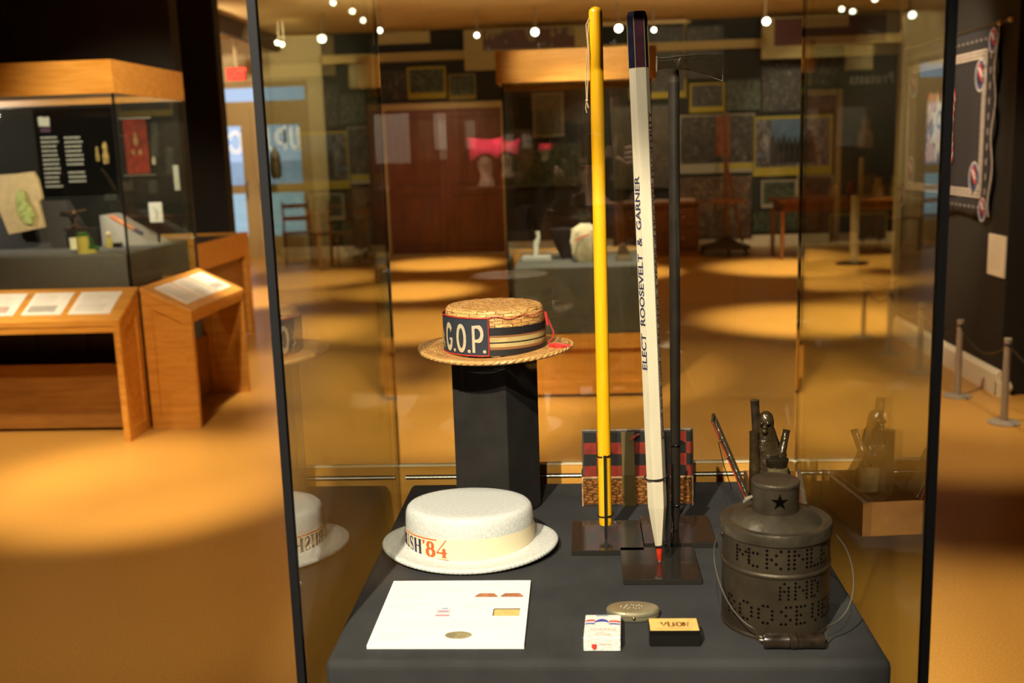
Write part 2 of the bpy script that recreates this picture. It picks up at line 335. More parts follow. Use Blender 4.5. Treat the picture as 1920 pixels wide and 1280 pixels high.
# ------------------------------------------------------------------ ceiling tracks with lamps
LENS = mat('lamp_glow', (1, 1, 1), 0.5, emit=(1.0, 0.93, 0.80, 14.0))
def ray(px, py):
    return _f + _r2 * ((px - 960) / F_PX) - _u2 * ((py - 640) / F_PX)
def track_lamp(x, y, z, big, label):
    t = T('track_spotlight', label, 'lamp', (x, y, z), 'spotlights on the ceiling tracks')
    r = 0.046 if big else 0.030
    d = Vector((0, -0.93, -0.38)).normalized(); c = Vector((x, y, z))
    M().tube([c - d * 0.13, c - d * 0.12, c - d * 0.01, c], [r * 0.7, r * 0.9, r * 1.05, r * 1.1], 16).build('lamp_housing', mat('lamp_can', (0.25, 0.2, 0.13), 0.4), t, smooth=True)
    M().tube([c + d * 0.001, c + d * 0.003], r * 0.95, 16).build('lens', LENS, t)
    M().tube([c - d * 0.08, (x, y + 0.08, CEIL)], 0.012, 8).build('stem', mat('lamp_can', 0), t)
for px, py, z, big, lab in [(605, 72, 2.98, 1, 'large bright ceiling spotlight beside the beam to the doors'),
        (625, 5, 3.12, 0, 'spotlight high at the left, topmost of the slanting row of four'), (661, 21, 3.08, 0, 'spotlight second from the top of the slanting row of four'),
        (681, 38, 3.05, 0, 'spotlight third from the top of the slanting row of four'), (712, 57, 3.02, 0, 'lowest spotlight of the slanting row of four'),
        (894, 66, 2.98, 0, 'small spotlight above the panelled wooden doors'), (1003, 60, 2.98, 1, 'bright spotlight left of the top of the yellow cane'),
        (1160, 53, 2.98, 1, 'bright spotlight between the yellow cane and the giant pencil'), (1226, 56, 3.0, 0, 'small spotlight just right of the top of the giant pencil'),
        (1437, 40, 2.98, 1, 'large bright spotlight left of the red hanging poster'), (1578, 17, 3.06, 0, 'spotlight in front of the red hanging poster at the right')]:
    d = ray(px, py); k = (z - EYE) / d.z
    if d.y * k > 14.6: k = 14.6 / d.y
    track_lamp(d.x * k, d.y * k, EYE + d.z * k, big, lab)
for px, py in ((520, 80), (529, 83)):
    d = ray(px, py); k = 14.0 / d.y
    track_lamp(d.x * k, d.y * k, EYE + d.z * k, 0, 'one of a close pair of dim spotlights over the exit sign')

# ------------------------------------------------------------------ reflections of pictures, built as solid frames on the back wall
def picmat(seed, pal, scale=5.0, k=1.0):
    m, nt, N, L, P = nodes('print_art')
    tc = N.new('ShaderNodeTexCoord'); mp = N.new('ShaderNodeMapping'); mp.inputs['Location'].default_value = (seed * 3.1, seed * 1.7, seed * 2.3)
    mp.inputs['Scale'].default_value = (1.6, 1.6, 1.0)
    v = N.new('ShaderNodeTexVoronoi'); v.inputs['Scale'].default_value = scale; n = N.new('ShaderNodeTexNoise'); n.inputs['Scale'].default_value = scale * 1.2; n.inputs['Detail'].default_value = 4
    L.new(tc.outputs['Object'], mp.inputs[0]); L.new(mp.outputs[0], n.inputs['Vector']); L.new(n.outputs['Color'], v.inputs['Vector'])
    sp = N.new('ShaderNodeSeparateColor'); L.new(v.outputs['Color'], sp.inputs[0])
    r = N.new('ShaderNodeValToRGB'); e = r.color_ramp.elements; rnd = random.Random(seed)
    e[0].position = 0; e[0].color = (*[c * k for c in pal[0]], 1); e[1].position = 1; e[1].color = (*[c * k for c in pal[-1]], 1)
    for i in range(1, len(pal) - 1): q = e.new(i / (len(pal) - 1)); q.color = (*[c * k for c in pal[i]], 1)
    L.new(sp.outputs[0], r.inputs[0]); L.new(r.outputs[0], P.inputs['Base Color']); P.inputs['Roughness'].default_value = 0.5; return m
YEL = mat('yellow_frame', (0.34, 0.27, 0.02), 0.6); WHF = mat('grey_frame', (0.30, 0.27, 0.22), 0.6); BKF = mat('black_frame', (0.03, 0.03, 0.025), 0.6)
CRF = mat('cream_mat', (0.34, 0.28, 0.13), 0.7); DKY = mat('ochre_frame', (0.25, 0.19, 0.04), 0.6)
CROWD = [(0.008, 0.009, 0.009), (0.015, 0.015, 0.015), (0.07, 0.07, 0.065), (0.012, 0.012, 0.015), (0.012, 0.012, 0.012), (0.20, 0.20, 0.19), (0.02, 0.02, 0.02), (0.05, 0.016, 0.014), (0.012, 0.012, 0.012)]
REDS = [(0.02, 0.012, 0.01), (0.10, 0.035, 0.02), (0.02, 0.02, 0.018), (0.20, 0.15, 0.09), (0.02, 0.02, 0.02), (0.10, 0.08, 0.05), (0.13, 0.03, 0.018), (0.02, 0.02, 0.02)]
SKY = [(0.02, 0.02, 0.02), (0.10, 0.16, 0.28), (0.02, 0.02, 0.02), (0.28, 0.30, 0.34), (0.06, 0.03, 0.03), (0.015, 0.015, 0.015)]
GRN = [(0.01, 0.012, 0.01), (0.03, 0.07, 0.02), (0.10, 0.11, 0.09), (0.015, 0.02, 0.015), (0.02, 0.04, 0.03)]
YP = YFAR - 0.175
def wallpt(px, py, Y): d = ray(px, py); k = Y / d.y; return d.x * k, EYE + d.z * k
def picture(rect, fm, pal, label, b=0.03, cap=0.0, Y=YP, seed=None, name='reflected_photograph', cat='picture', grp='reflected photographs, built solid on the far black wall', k=1.0, scale=8.0, capm=None):
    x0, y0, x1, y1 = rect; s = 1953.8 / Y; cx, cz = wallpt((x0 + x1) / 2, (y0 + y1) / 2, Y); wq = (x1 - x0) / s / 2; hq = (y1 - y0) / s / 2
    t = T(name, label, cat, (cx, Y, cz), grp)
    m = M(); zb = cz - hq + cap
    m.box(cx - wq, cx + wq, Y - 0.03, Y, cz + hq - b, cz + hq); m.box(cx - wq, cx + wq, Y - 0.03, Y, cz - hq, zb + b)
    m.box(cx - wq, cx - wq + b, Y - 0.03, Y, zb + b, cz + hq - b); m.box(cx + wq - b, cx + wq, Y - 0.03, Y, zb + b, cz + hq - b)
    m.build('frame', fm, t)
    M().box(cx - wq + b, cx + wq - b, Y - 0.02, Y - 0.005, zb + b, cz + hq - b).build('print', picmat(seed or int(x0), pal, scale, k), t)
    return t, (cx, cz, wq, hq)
t, (cx, cz, wq, hq) = picture((1415, 220, 1556, 326), YEL, SKY, 'reflected big yellow-bordered photograph of figures in a row under a blue sky', 0.035, 0.09, scale=5)
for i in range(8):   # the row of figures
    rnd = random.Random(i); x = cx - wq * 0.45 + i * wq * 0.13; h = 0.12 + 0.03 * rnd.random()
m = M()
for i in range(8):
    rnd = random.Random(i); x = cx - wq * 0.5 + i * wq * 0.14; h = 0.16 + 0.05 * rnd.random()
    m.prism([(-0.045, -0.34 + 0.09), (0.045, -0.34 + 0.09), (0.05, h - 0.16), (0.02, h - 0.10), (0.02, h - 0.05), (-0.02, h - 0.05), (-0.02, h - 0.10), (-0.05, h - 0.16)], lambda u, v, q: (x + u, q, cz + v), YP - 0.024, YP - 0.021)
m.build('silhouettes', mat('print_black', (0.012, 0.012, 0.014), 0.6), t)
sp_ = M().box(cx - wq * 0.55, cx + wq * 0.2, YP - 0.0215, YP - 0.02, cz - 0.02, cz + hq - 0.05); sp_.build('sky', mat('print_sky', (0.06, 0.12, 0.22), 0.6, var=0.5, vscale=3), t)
t, (cx, cz, wq, hq) = picture((1275, 217, 1411, 322), WHF, CROWD, 'reflected wide grey-framed photograph pair with an orange strip in the middle', 0.02, 0.12)
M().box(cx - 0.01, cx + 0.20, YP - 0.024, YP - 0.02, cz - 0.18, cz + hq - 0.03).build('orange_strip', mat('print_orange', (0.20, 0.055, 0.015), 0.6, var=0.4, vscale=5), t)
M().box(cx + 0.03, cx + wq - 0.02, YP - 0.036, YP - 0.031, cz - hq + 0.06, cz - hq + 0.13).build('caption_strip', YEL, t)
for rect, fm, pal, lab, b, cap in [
    ((1294, 157, 1357, 209), YEL, CROWD, 'reflected small yellow-framed photograph left of the dark green one', 0.03, 0.05),
    ((1181, 36, 1284, 180), YEL, CROWD, 'reflected tall yellow-framed photograph behind the top of the giant pencil', 0.03, 0.06),
    ((1428, 338, 1492, 388), WHF, GRN, 'reflected small grey-framed photograph under the big yellow-bordered one', 0.025, 0.03),
    ((1495, 330, 1560, 378), WHF, CROWD, 'reflected small mottled photograph above the end of the wooden table', 0.02, 0.0),
    ((765, 127, 836, 184), YEL, GRN, 'reflected yellow-framed dark photograph above the panelled wooden doors', 0.03, 0.06),
    ((842, 140, 892, 186), DKY, GRN, 'reflected ochre-framed photograph right of the yellow one above the wooden doors', 0.02, 0.05),
    ((706, 134, 764, 188), BKF, CROWD, 'reflected black-framed photograph just right of the case back left edge', 0.02, 0.0),
    ((655, 112, 705, 164), CRF, [(0.34, 0.27, 0.13), (0.40, 0.30, 0.14), (0.32, 0.26, 0.12)], 'reflected plain tan panel left of the black-framed photograph', 0.02, 0.0),
    ((1430, 112, 1564, 205), BKF, CROWD, 'reflected dark wide photograph of a crowd under the red hanging poster', 0.015, 0.0),
    ((1361, 150, 1427, 206), BKF, GRN, 'reflected dark green photograph between two crowd photographs', 0.02, 0.0),
    ((1272, 330, 1408, 446), BKF, REDS, 'reflected large collage of red and cream photographs behind the easel', 0.02, 0.0),
    ((1410, 392, 1530, 434), BKF, GRN, 'reflected low dark photograph beside the table legs', 0.02, 0.0),
    ((1556, 400, 1660, 468), YEL, [(0.03, 0.05, 0.10), (0.05, 0.07, 0.12), (0.03, 0.02, 0.015), (0.05, 0.03, 0.02)], 'reflected low yellow-framed picture, blue above brown, under the table', 0.02, 0.03),
    ((1286, 52, 1355, 145), BKF, CROWD, 'reflected tall photograph of people right of the yellow-framed one with white strip', 0.02, 0.0),
    ((1150, 200, 1268, 352), BKF, [(0.02, 0.02, 0.02), (0.10, 0.09, 0.08), (0.05, 0.04, 0.03), (0.14, 0.12, 0.10), (0.02, 0.03, 0.02)], 'reflected large dim grey photograph behind the giant pencil and dark cane', 0.02, 0.0),
    ((1000, 176, 1056, 255), WHF, [(0.04, 0.04, 0.03), (0.15, 0.14, 0.11), (0.05, 0.05, 0.04)], 'reflected narrow white-framed photograph behind the far glass case', 0.025, 0.0),
    ((575, 112, 645, 205), BKF, GRN, 'reflected dim photograph left of the tan panel', 0.02, 0.0),
    ((960, 268, 1090, 350), BKF, GRN, 'reflected wide dark photograph low behind the far glass case', 0.02, 0.0)]:
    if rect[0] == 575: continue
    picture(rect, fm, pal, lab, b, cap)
# text panel "Protests" (a reflection built solid, so letters read backwards) with a small portrait
t, (cx, cz, wq, hq) = picture((1572, 120, 1676, 372), BKF, [(0.014, 0.013, 0.012)] * 3, 'reflected black text panel headed with backward white lettering', 0.01, 0.0, name='reflected_text_panel', cat='text panel', grp=None)
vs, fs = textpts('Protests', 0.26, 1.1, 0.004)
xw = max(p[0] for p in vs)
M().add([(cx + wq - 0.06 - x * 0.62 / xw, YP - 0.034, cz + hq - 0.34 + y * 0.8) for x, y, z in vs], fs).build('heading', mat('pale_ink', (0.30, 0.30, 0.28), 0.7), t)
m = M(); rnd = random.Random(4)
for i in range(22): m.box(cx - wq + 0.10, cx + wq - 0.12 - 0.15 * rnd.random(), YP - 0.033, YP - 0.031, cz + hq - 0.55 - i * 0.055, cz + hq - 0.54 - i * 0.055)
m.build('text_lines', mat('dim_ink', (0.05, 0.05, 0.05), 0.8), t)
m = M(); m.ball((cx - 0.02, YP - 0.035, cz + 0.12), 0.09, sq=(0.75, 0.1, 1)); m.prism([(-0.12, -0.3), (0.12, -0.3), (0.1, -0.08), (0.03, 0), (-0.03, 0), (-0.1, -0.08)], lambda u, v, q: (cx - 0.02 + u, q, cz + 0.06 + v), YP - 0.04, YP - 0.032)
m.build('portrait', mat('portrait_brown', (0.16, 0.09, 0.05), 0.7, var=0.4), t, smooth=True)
# big hanging posters near the ceiling
def poster(rect, Y, inner, label, seed, b=0.22, pal=None):
    x0, y0, x1, y1 = rect; s = F_PX / Y; cx, cz = wallpt((x0 + x1) / 2, (y0 + y1) / 2, Y); wq = (x1 - x0) / s / 2; hq = (y1 - y0) / s / 2; top = min(cz + hq, 3.22)
    t = T('hanging_poster', label, 'poster', (cx, Y, cz), 'large posters hung under the ceiling')
    M().box(cx - wq, cx + wq, Y - 0.01, Y + 0.01, cz - hq, top).build('border', CRF, t)
    M().box(cx - wq + b, cx + wq - b, Y - 0.016, Y - 0.01, cz - hq + b, top - 0.02).build('print', picmat(seed, pal, 3.0), t)
    for x in (cx - wq * 0.8, cx + wq * 0.8): M().tube([(x, Y, top), (x, Y, CEIL)], 0.004, 6).build('wire', BLACK, t)
DR = [(0.05, 0.01, 0.01), (0.13, 0.02, 0.015), (0.07, 0.012, 0.01), (0.10, 0.02, 0.012)]
poster((1437, -40, 1676, 100), 15.2, None, 'hanging poster with cream border and plain dark red middle', 31, 0.17, DR)
poster((872, -60, 1108, 122), 15.2, None, 'hanging poster with cream border and red and green mottled middle', 33, 0.27, [(0.03, 0.03, 0.02), (0.14, 0.02, 0.015), (0.30, 0.22, 0.10), (0.03, 0.05, 0.03), (0.08, 0.02, 0.015)])
poster((700, 14, 804, 80), 15.1, None, 'small pale hanging sheet left of the mottled poster', 35, 0.02, [(0.36, 0.30, 0.14), (0.38, 0.30, 0.15), (0.34, 0.28, 0.12)])
poster((1118, -60, 1290, 42), 15.2, None, 'pale tan hanging banner above the giant pencil', 36, 0.05, [(0.45, 0.33, 0.15), (0.50, 0.38, 0.18), (0.42, 0.30, 0.14)])

# panelled wooden doors in a light casing
t = T('panelled_wooden_doors', 'reddish-brown wooden double doors in a pale casing', 'doors', (-1.95, 15.7, 0))
yy = YFAR - 0.17
M().box(-2.83, -1.10, yy - 0.04, yy, 0.02, 2.16).build('door_leaf', REDWOOD, t)
m = M(); m.box(-2.91, -2.83, yy - 0.06, yy, 0, 2.25); m.box(-1.10, -1.02, yy - 0.06, yy, 0, 2.25); m.box(-2.83, -1.10, yy - 0.06, yy, 2.16, 2.25); m.build('casing', mat('pale_casing', (0.45, 0.34, 0.17), 0.6), t)
m = M().box(-1.97, -1.955, yy - 0.046, yy - 0.04, 0.02, 2.16)
for a, b in ((-2.75, -2.05), (-1.88, -1.18)):
    for z0, z1 in ((0.15, 0.9), (1.05, 2.05)): m.box(a, b, yy - 0.045, yy - 0.04, z0, z0 + 0.02); m.box(a, b, yy - 0.045, yy - 0.04, z1 - 0.02, z1)
m.build('moulding', mat('red_wood_dark', (0.06, 0.018, 0.007), 0.5), t)

# ------------------------------------------------------------------ furniture along the far wall
ORW = wood('orange_wood', (0.19, 0.065, 0.02), (0.30, 0.11, 0.03), 0.4, (8, 8, 1.5))
BRW = wood('brown_wood', (0.10, 0.032, 0.012), (0.18, 0.06, 0.02), 0.45, (1.5, 10, 10))
t = T('brown_desk', 'brown wooden desk behind the dark cane with papers on top', 'desk', (1.3, 15.0, 0))
M().box(0.45, 1.72, 14.55, 15.15, 0.72, 0.76).build('top', BRW, t)
M().box(0.50, 1.67, 14.60, 15.10, 0.05, 0.72).build('body', BRW, t)
M().box(0.48, 1.69, 14.58, 15.12, 0, 0.06).build('plinth', ORW, t)
for a, b, i in ((0.55, 0.92, 0), (1.28, 1.62, 1)):
    for z0 in (0.12, 0.42):
        dr = M().box(a, b, 14.585, 14.60, z0, z0 + 0.26).build('drawer', BRW, t); sub(M().ball(((a + b) / 2, 14.57, z0 + 0.13), 0.015), 'knob', STEEL, dr, None)
for i, (x, y, a) in enumerate(((0.75, 14.7, 0.1), (1.15, 14.75, -0.2), (1.5, 14.7, 0.15))):
    tag(M().box(x - 0.12, x + 0.12, y - 0.1, y + 0.1, 0.76, 0.775 + 0.008 * i).build('paper_stack', mat('desk_paper', (0.6, 0.42, 0.36), 0.6)), ('pile of papers at the left end of the brown desk', 'pile of papers in the middle of the brown desk', 'pile of papers at the right end of the brown desk, by the dark cane')[i], 'papers', 'papers on the brown desk')
# table with glassware
TX0, TX1, TY0, TY1 = 2.62, 4.55, 13.85, 14.65
t = T('wooden_table', 'long orange-brown wooden table crowded with glassware', 'table', (3.6, 14.2, 0))
M().box(TX0, TX1, TY0, TY1, 0.74, 0.78).build('tabletop', ORW, t)
M().box(TX0 + 0.06, TX1 - 0.06, TY0 + 0.05, TY1 - 0.05, 0.62, 0.74).build('apron', BRW, t)
for x in (TX0 + 0.05, TX1 - 0.10):
    for y in (TY0 + 0.04, TY1 - 0.10): M().tube([(x, y, 0), (x, y, 0.62), (x, y, 0.64)], [0.022, 0.035, 0.035], 10).build('leg', ORW, t, smooth=True)
TG = mat('pale_glassware', (0.5, 0.42, 0.28), 0.2); 
items = [('glass_jar', 0.35, 0.06, 0.22, 'pale glass jar at the left end of the far table', (0.5, 0.4, 0.22)), ('white_cup', 0.75, 0.07, 0.16, 'white cup on the far table, second item from the left', (0.6, 0.52, 0.4)),
         ('red_bottle', 0.98, 0.06, 0.2, 'dark red bottle in the middle of the far table', (0.25, 0.03, 0.04)), ('tall_candle', 1.1, 0.035, 0.5, 'tall pale candle on the far table', (0.45, 0.38, 0.26)),
         ('glass_vase', 1.32, 0.07, 0.24, 'pale glass vase right of the tall candle', (0.4, 0.33, 0.2)), ('green_bottle', 1.52, 0.05, 0.26, 'greenish bottle on the right half of the far table', (0.25, 0.28, 0.15)),
         ('silver_pot', 1.74, 0.08, 0.24, 'shiny silver pot near the right end of the far table', (0.8, 0.75, 0.65))]
for nm, dx, r, h, lab, c in items:
    x = TX0 + dx; pr = [(0.0, 0), (r, 0.0), (r * 1.05, h * 0.5), (r * 0.6, h * 0.75), (r * 0.7, h), (0, h)]
    if nm == 'tall_candle': pr = [(0, 0), (r * 1.8, 0), (r * 1.8, 0.02), (r, 0.03), (r * 0.9, h), (0, h + 0.02)]
    tag(M().lathe([(a, 0.78 + b) for a, b in pr], (x, 14.1, 0), 16).build(nm, mat(nm, c, 0.2 if nm == 'silver_pot' else 0.4, 1.0 if nm == 'silver_pot' else 0), smooth=True), lab, nm.split('_')[1])
# easel / coat stand with footed base
t = T('wooden_easel', 'wooden easel on a low domed base before the red collage', 'easel', (2.05, 14.7, 0))
M().lathe([(0, 0.05), (0.36, 0.05), (0.34, 0.08), (0.18, 0.13), (0.06, 0.2), (0.03, 0.22), (0, 0.22)], (2.05, 14.7, 0.04), 24).build('base', mat('easel_base', (0.05, 0.03, 0.015), 0.5), t, smooth=True)
for a in (30, 150, 270): M().tube([(2.05 + 0.28 * math.cos(math.radians(a)), 14.7 + 0.28 * math.sin(math.radians(a)), 0.1), (2.05 + 0.38 * math.cos(math.radians(a)), 14.7 + 0.38 * math.sin(math.radians(a)), 0)], [0.03, 0.018], 8).build('foot', mat('easel_base', 0), t)
M().box(2.02, 2.08, 14.67, 14.73, 0.22, 1.95).build('mast', BRW, t)
M().box(1.80, 2.30, 14.62, 14.68, 0.72, 0.77).build('ledge', ORW, t)
M().tube([(2.05, 14.72, 1.3), (2.30, 14.8, 0.16)], 0.018, 8).build('brace', ORW, t)
# pale post with round base
t = T('standing_post', 'pale upright post on a dark round base beside the far table', 'post', (3.40, 13.2, 0))
M().lathe([(0, 0), (0.20, 0), (0.20, 0.02), (0.05, 0.035), (0, 0.035)], (3.40, 13.2, 0), 24).build('base', BLACK, t, smooth=True)
M().lathe([(0.05, 0.03), (0.05, 0.85), (0.0, 0.86)], (3.42, 13.2, 0), 16).build('shaft', mat('pale_shaft', (0.42, 0.33, 0.2), 0.5), t, smooth=True)
# chairs by the doors
def chair(x, y, rz, label):
    t = T('wooden_chair', label, 'chair', (x, y, 0), 'wooden chairs by the exit doors')
    def B(nm, x0, x1, y0, y1, z0, z1): M().box(x + x0, x + x1, y + y0, y + y1, z0, z1).build(nm, ORW, t)
    for sx in (-0.2, 0.17):
        B('leg', sx, sx + 0.03, -0.2, -0.17, 0, 0.44); B('leg', sx, sx + 0.03, 0.17, 0.2, 0, 0.9)
    B('seat', -0.22, 0.22, -0.22, 0.22, 0.44, 0.47)
    for z in (0.62, 0.8): B('back_rail', -0.17, 0.17, 0.17, 0.19, z, z + 0.06)
    t.rotation_euler = (0, 0, rz)
chair(-4.05, 14.9, 0.3, 'wooden chair standing nearest the exit doors'); chair(-3.45, 14.6, -0.4, 'wooden chair at the foot of the cream baseboard')
# arched grey board
m = M(); pts = [(-0.2, 0)] + [(0.2, 0)] + [(0.2 * math.cos(a), 0.72 + 0.2 * math.sin(a)) for a in [PI * i / 14 for i in range(15)]]
m.prism(pts, lambda u, v, q: (-3.28 + u, q, 0.12 + v), 15.3, 15.34); m.box(-3.42, -3.38, 15.28, 15.36, 0, 0.13); m.box(-3.18, -3.14, 15.28, 15.36, 0, 0.13)
tag(m.build('arched_board', mat('board_grey', (0.16, 0.13, 0.08), 0.7)), 'grey board with a rounded arch top against the far wall', 'board')

# ================================================================== DISPLAY CASES
def display_case(x0, x1, y0, y1, label, deckmat, deck=None, strips=(0.0115, 0.0045), zb=0.40, basem=None, hd=0.82, valw=0.03, base_in=0.0):
    cx, cy = (x0 + x1) / 2, (y0 + y1) / 2
    t = T('display_case', label, 'display case', (cx, cy, 0))
    basem = basem or MAPLE
    # wooden base cabinet with rails and panels
    m = M(); e = 0.0
    m.box(x0 + 0.015, x1 - 0.015, y0 + 0.015, y1 - 0.015, 0.03, zb - 0.01)
    for a, b in ((0.02, 0.10), (zb - 0.09, zb)):
        m.box(x0, x1, y0, y0 + 0.02, a, b); m.box(x0, x1, y1 - 0.02, y1, a, b); m.box(x0, x0 + 0.02, y0, y1, a, b); m.box(x1 - 0.02, x1, y0, y1, a, b)
    nst = max(2, round((x1 - x0) / 0.3)); 
    for i in range(nst + 1):
        x = x0 + (x1 - x0 - 0.05) * i / nst; m.box(x, x + 0.05, y0 + 0.002, y0 + 0.016, 0.10, zb - 0.09)
    m.build('base_cabinet', basem, t)
    M().box(x0 + 0.03, x1 - 0.03, y0 + 0.03, y1 - 0.03, 0.0, 0.03).build('toe_kick', BLACK, t)
    # back panel with piano hinge
    bp = M().box(x0 + 0.006, x1 - 0.006, y1 - 0.018, y1 - 0.002, zb, 0.857 + hd - 0.82).build('back_panel', MAPLE, t)
    hg = M().box(x0 + 0.02, x1 - 0.02, y1 - 0.024, y1 - 0.018, 0.8305 + hd - 0.82, 0.8370 + hd - 0.82)
    sub(hg, 'hinge_leaf', BLACK, bp, t)
    hp = M()
    n = int((x1 - x0) / 0.0105)
    for i in range(n): a = x0 + 0.02 + i * 0.0105; hp.tube([(a, y1 - 0.0255, 0.8335 + hd - 0.82), (a + 0.0096, y1 - 0.0255, 0.8335 + hd - 0.82)], 0.0019, 8)
    sub(hp, 'hinge_pin', mat('hinge_steel', (0.85, 0.82, 0.74), 0.35, 0.35), bp, t, smooth=True)
    tp = M().box(x0 + 0.005, x1 - 0.005, y1 - 0.02, y1 - 0.0005, 0.857 + hd - 0.82, 0.8585 + hd - 0.82); sub(tp, 'edge_highlight', mat('edge_highlight', (0.9, 0.72, 0.45), 0.3), bp, t)  # paler strip paints the thin highlight along the panel's top edge
    g = 0.008; zt = 1.945
    s0_, s1_ = strips
    M().box(x0 + s0_, x1 - s0_, y0, y0 + g, zb, zt).build('glass_pane', GLASS, t)
    M().box(x0 + s1_, x1 - s1_, y1 - g + 0.0, y1, 0.8585 + hd - 0.82, zt).build('glass_pane', GLASS, t)
    M().box(x0, x0 + g, y0 + s0_, y1 - s1_, zb, zt).build('glass_pane', GLASS, t)
    M().box(x1 - g, x1, y0 + s0_, y1 - s1_, zb, zt).build('glass_pane', GLASS, t)
    for xx, yy, q in ((x0, y0, strips[0]), (x1 - strips[0], y0, strips[0]), (x0, y1 - strips[1], strips[1]), (x1 - strips[1], y1 - strips[1], strips[1])):
        M().box(xx, xx + q, yy, yy + q, zb, zt).build('corner_strip', SEAM, t)
    # hood
    a = valw
    m = M(); z0, z1 = 1.935, 2.12
    m.box(x0 - a, x1 + a, y0 - a, y0 - a + 0.02, z0, z1); m.box(x0 - a, x1 + a, y1 + a - 0.02, y1 + a, z0, z1)
    m.box(x0 - a, x0 - a + 0.02, y0 - a + 0.02, y1 + a - 0.02, z0, z1); m.box(x1 + a - 0.02, x1 + a, y0 - a + 0.02, y1 + a - 0.02, z0, z1)
    m.box(x0 - a + 0.02, x1 + a - 0.02, y0 - a + 0.02, y1 + a - 0.02, z1 - 0.02, z1 - 0.002); m.build('hood', MAPLE, t)
    M().box(x0 + 0.01, x1 - 0.01, y0 + 0.01, y1 - 0.01, 1.975, 1.985).build('hood_baffle', mat('baffle', (0.5, 0.42, 0.28), 0.7), t)
    if deck:
        a = deck; M().box(x0 + a, x1 - a, y0 + a, y1 - a, zb, hd).build('deck', deckmat, t, bevel=0.008)
    return t
near = display_case(-0.417, 0.4715, 1.3645, 2.2464, 'tall glass display case in the foreground around the hats and canes', CHAR, None)
far = display_case(-0.44, 0.45, 6.40, 7.29, 'tall glass display case standing behind the foreground one', GREYF, 0.035)
left = display_case(-4.55, -2.63, 5.95, 7.02, 'wide glass display case at the left with a cloth bag inside', GREYF, 0.035, valw=0.01, zb=0.80, basem=mat('shaded_base', (0.02, 0.018, 0.015), 0.7), hd=1.01)  # base colour near black, painting in the deep shade there

# charcoal fabric plinth in the near case
tag(M().box(-0.384, 0.432, 1.394, 2.2168, 0.40, 0.82).build('fabric_plinth', CHAR, bevel=0.012, seg=4), 'charcoal fabric-covered block carrying the two hats and the canes', 'plinth')

# ------------------------------------------------------------------ contents of far and left cases
t = T('acrylic_figure', 'slim clear acrylic figure on a white tablet in the far case', 'figure', (-0.30, 6.9, 0.82))
M().box(-0.37, -0.18, 6.75, 6.95, 0.82, 0.85).build('tablet', mat('tablet_grey', (0.45, 0.45, 0.43), 0.4), t, bevel=0.005)
M().tube([(-0.285, 6.88, 0.85), (-0.28, 6.88, 0.93), (-0.262, 6.88, 0.97), (-0.27, 6.88, 1.01)], [0.014, 0.02, 0.012, 0.016], 10).build('body', mat('acrylic_white', (0.75, 0.75, 0.7), 0.2), t, smooth=True)
t = T('patterned_cloth', 'crumpled cream cloth with orange-red pattern in the far case', 'cloth', (0.06, 6.7, 0.82))
rnd = random.Random(5); pr = []
m = M(); m.lathe([(0, 0), (0.06, 0), (0.085, 0.05), (0.09, 0.13), (0.08, 0.2), (0.03, 0.235), (0, 0.23)], (0.045, 6.72, 0.82), 28, 1, 0.7, wob=lambda i, a, r, z: (r * (1 + 0.13 * math.sin(5 * a + z * 30) + 0.06 * math.sin(11 * a)), 0.012 * math.sin(3 * a) * (z > 0.1)))
m.build('cloth', mat('cream_cloth', (0.72, 0.64, 0.45), 0.9, var=0.15, vscale=30), t, smooth=True)
M().tube([(-0.02, 6.652, 0.96), (0.02, 6.638, 0.985), (0.07, 6.64, 1.0)], 0.006, 8).build('red_mark', mat('orange_red', (0.7, 0.10, 0.03), 0.8), t)
tag(M().lathe([(0, 0), (0.03, 0), (0.05, 0.05), (0.10, 0.17), (0.11, 0.20), (0, 0.21)], (-0.085, 6.90, 0.82), 20, 1, 0.6).build('black_hat', BLKF, smooth=True), 'black fabric hat flaring upward beside the patterned cloth', 'hat')
t = T('small_book', 'small brown book propped open at the right of the far case', 'book', (0.27, 6.75, 0.82))
M().prism([(0, 0), (0.11, 0), (0.06, 0.10), (0.03, 0.105)], lambda u, v, q: (0.24 + u, q, 0.82 + v), 6.7, 6.82).build('cover', mat('book_brown', (0.09, 0.045, 0.02), 0.6), t)
M().box(0.25, 0.34, 6.698, 6.70, 0.825, 0.86).build('pages', mat('book_page', (0.3, 0.22, 0.14), 0.7), t)

# left case: graphics wall and objects
GP = 7.095
def lp(px, py, Y=GP): return wallpt(px, py, Y)
t = T('graphic_text_panel', 'black panel with two columns of small pale text, left case back', 'text panel', (-3.4, GP, 1.4))
xa, za = lp(62, 205); xb, zb_ = lp(222, 362)
M().box(xa, xb, GP - 0.012, GP, zb_, za).build('panel', mat('panel_black', (0.005, 0.005, 0.005), 0.95, spec=0.1), t)
m = M(); rnd = random.Random(9)
for (x0, y0, nrow, wd) in ((78, 260, 12, 34), (122, 260, 7, 36), (130, 325, 3, 34)):
    for i in range(nrow):
        a, zz = lp(x0 + i * 0.9, y0 + i * 8.3); b = a + (wd - 6 * rnd.random()) / F_PX * GP; x = a
        while x < b: l = 0.010 + 0.018 * rnd.random(); m.box(x, min(x + l, b), GP - 0.014, GP - 0.012, zz, zz + 0.012); x += l + 0.004
m.build('text_lines', mat('pale_text', (0.75, 0.72, 0.60), 0.7), t)
x, z = lp(84, 228); M().prism([(-0.038, -0.03), (0.038, -0.034), (0.04, 0.024), (0.028, 0.033), (0.01, 0.025), (-0.02, 0.036), (-0.04, 0.028)], lambda u, v, q: (x + u, q, z + v), GP - 0.015, GP - 0.012).build('heading', mat('heading_white', (0.95, 0.9, 0.75), 0.6), t)
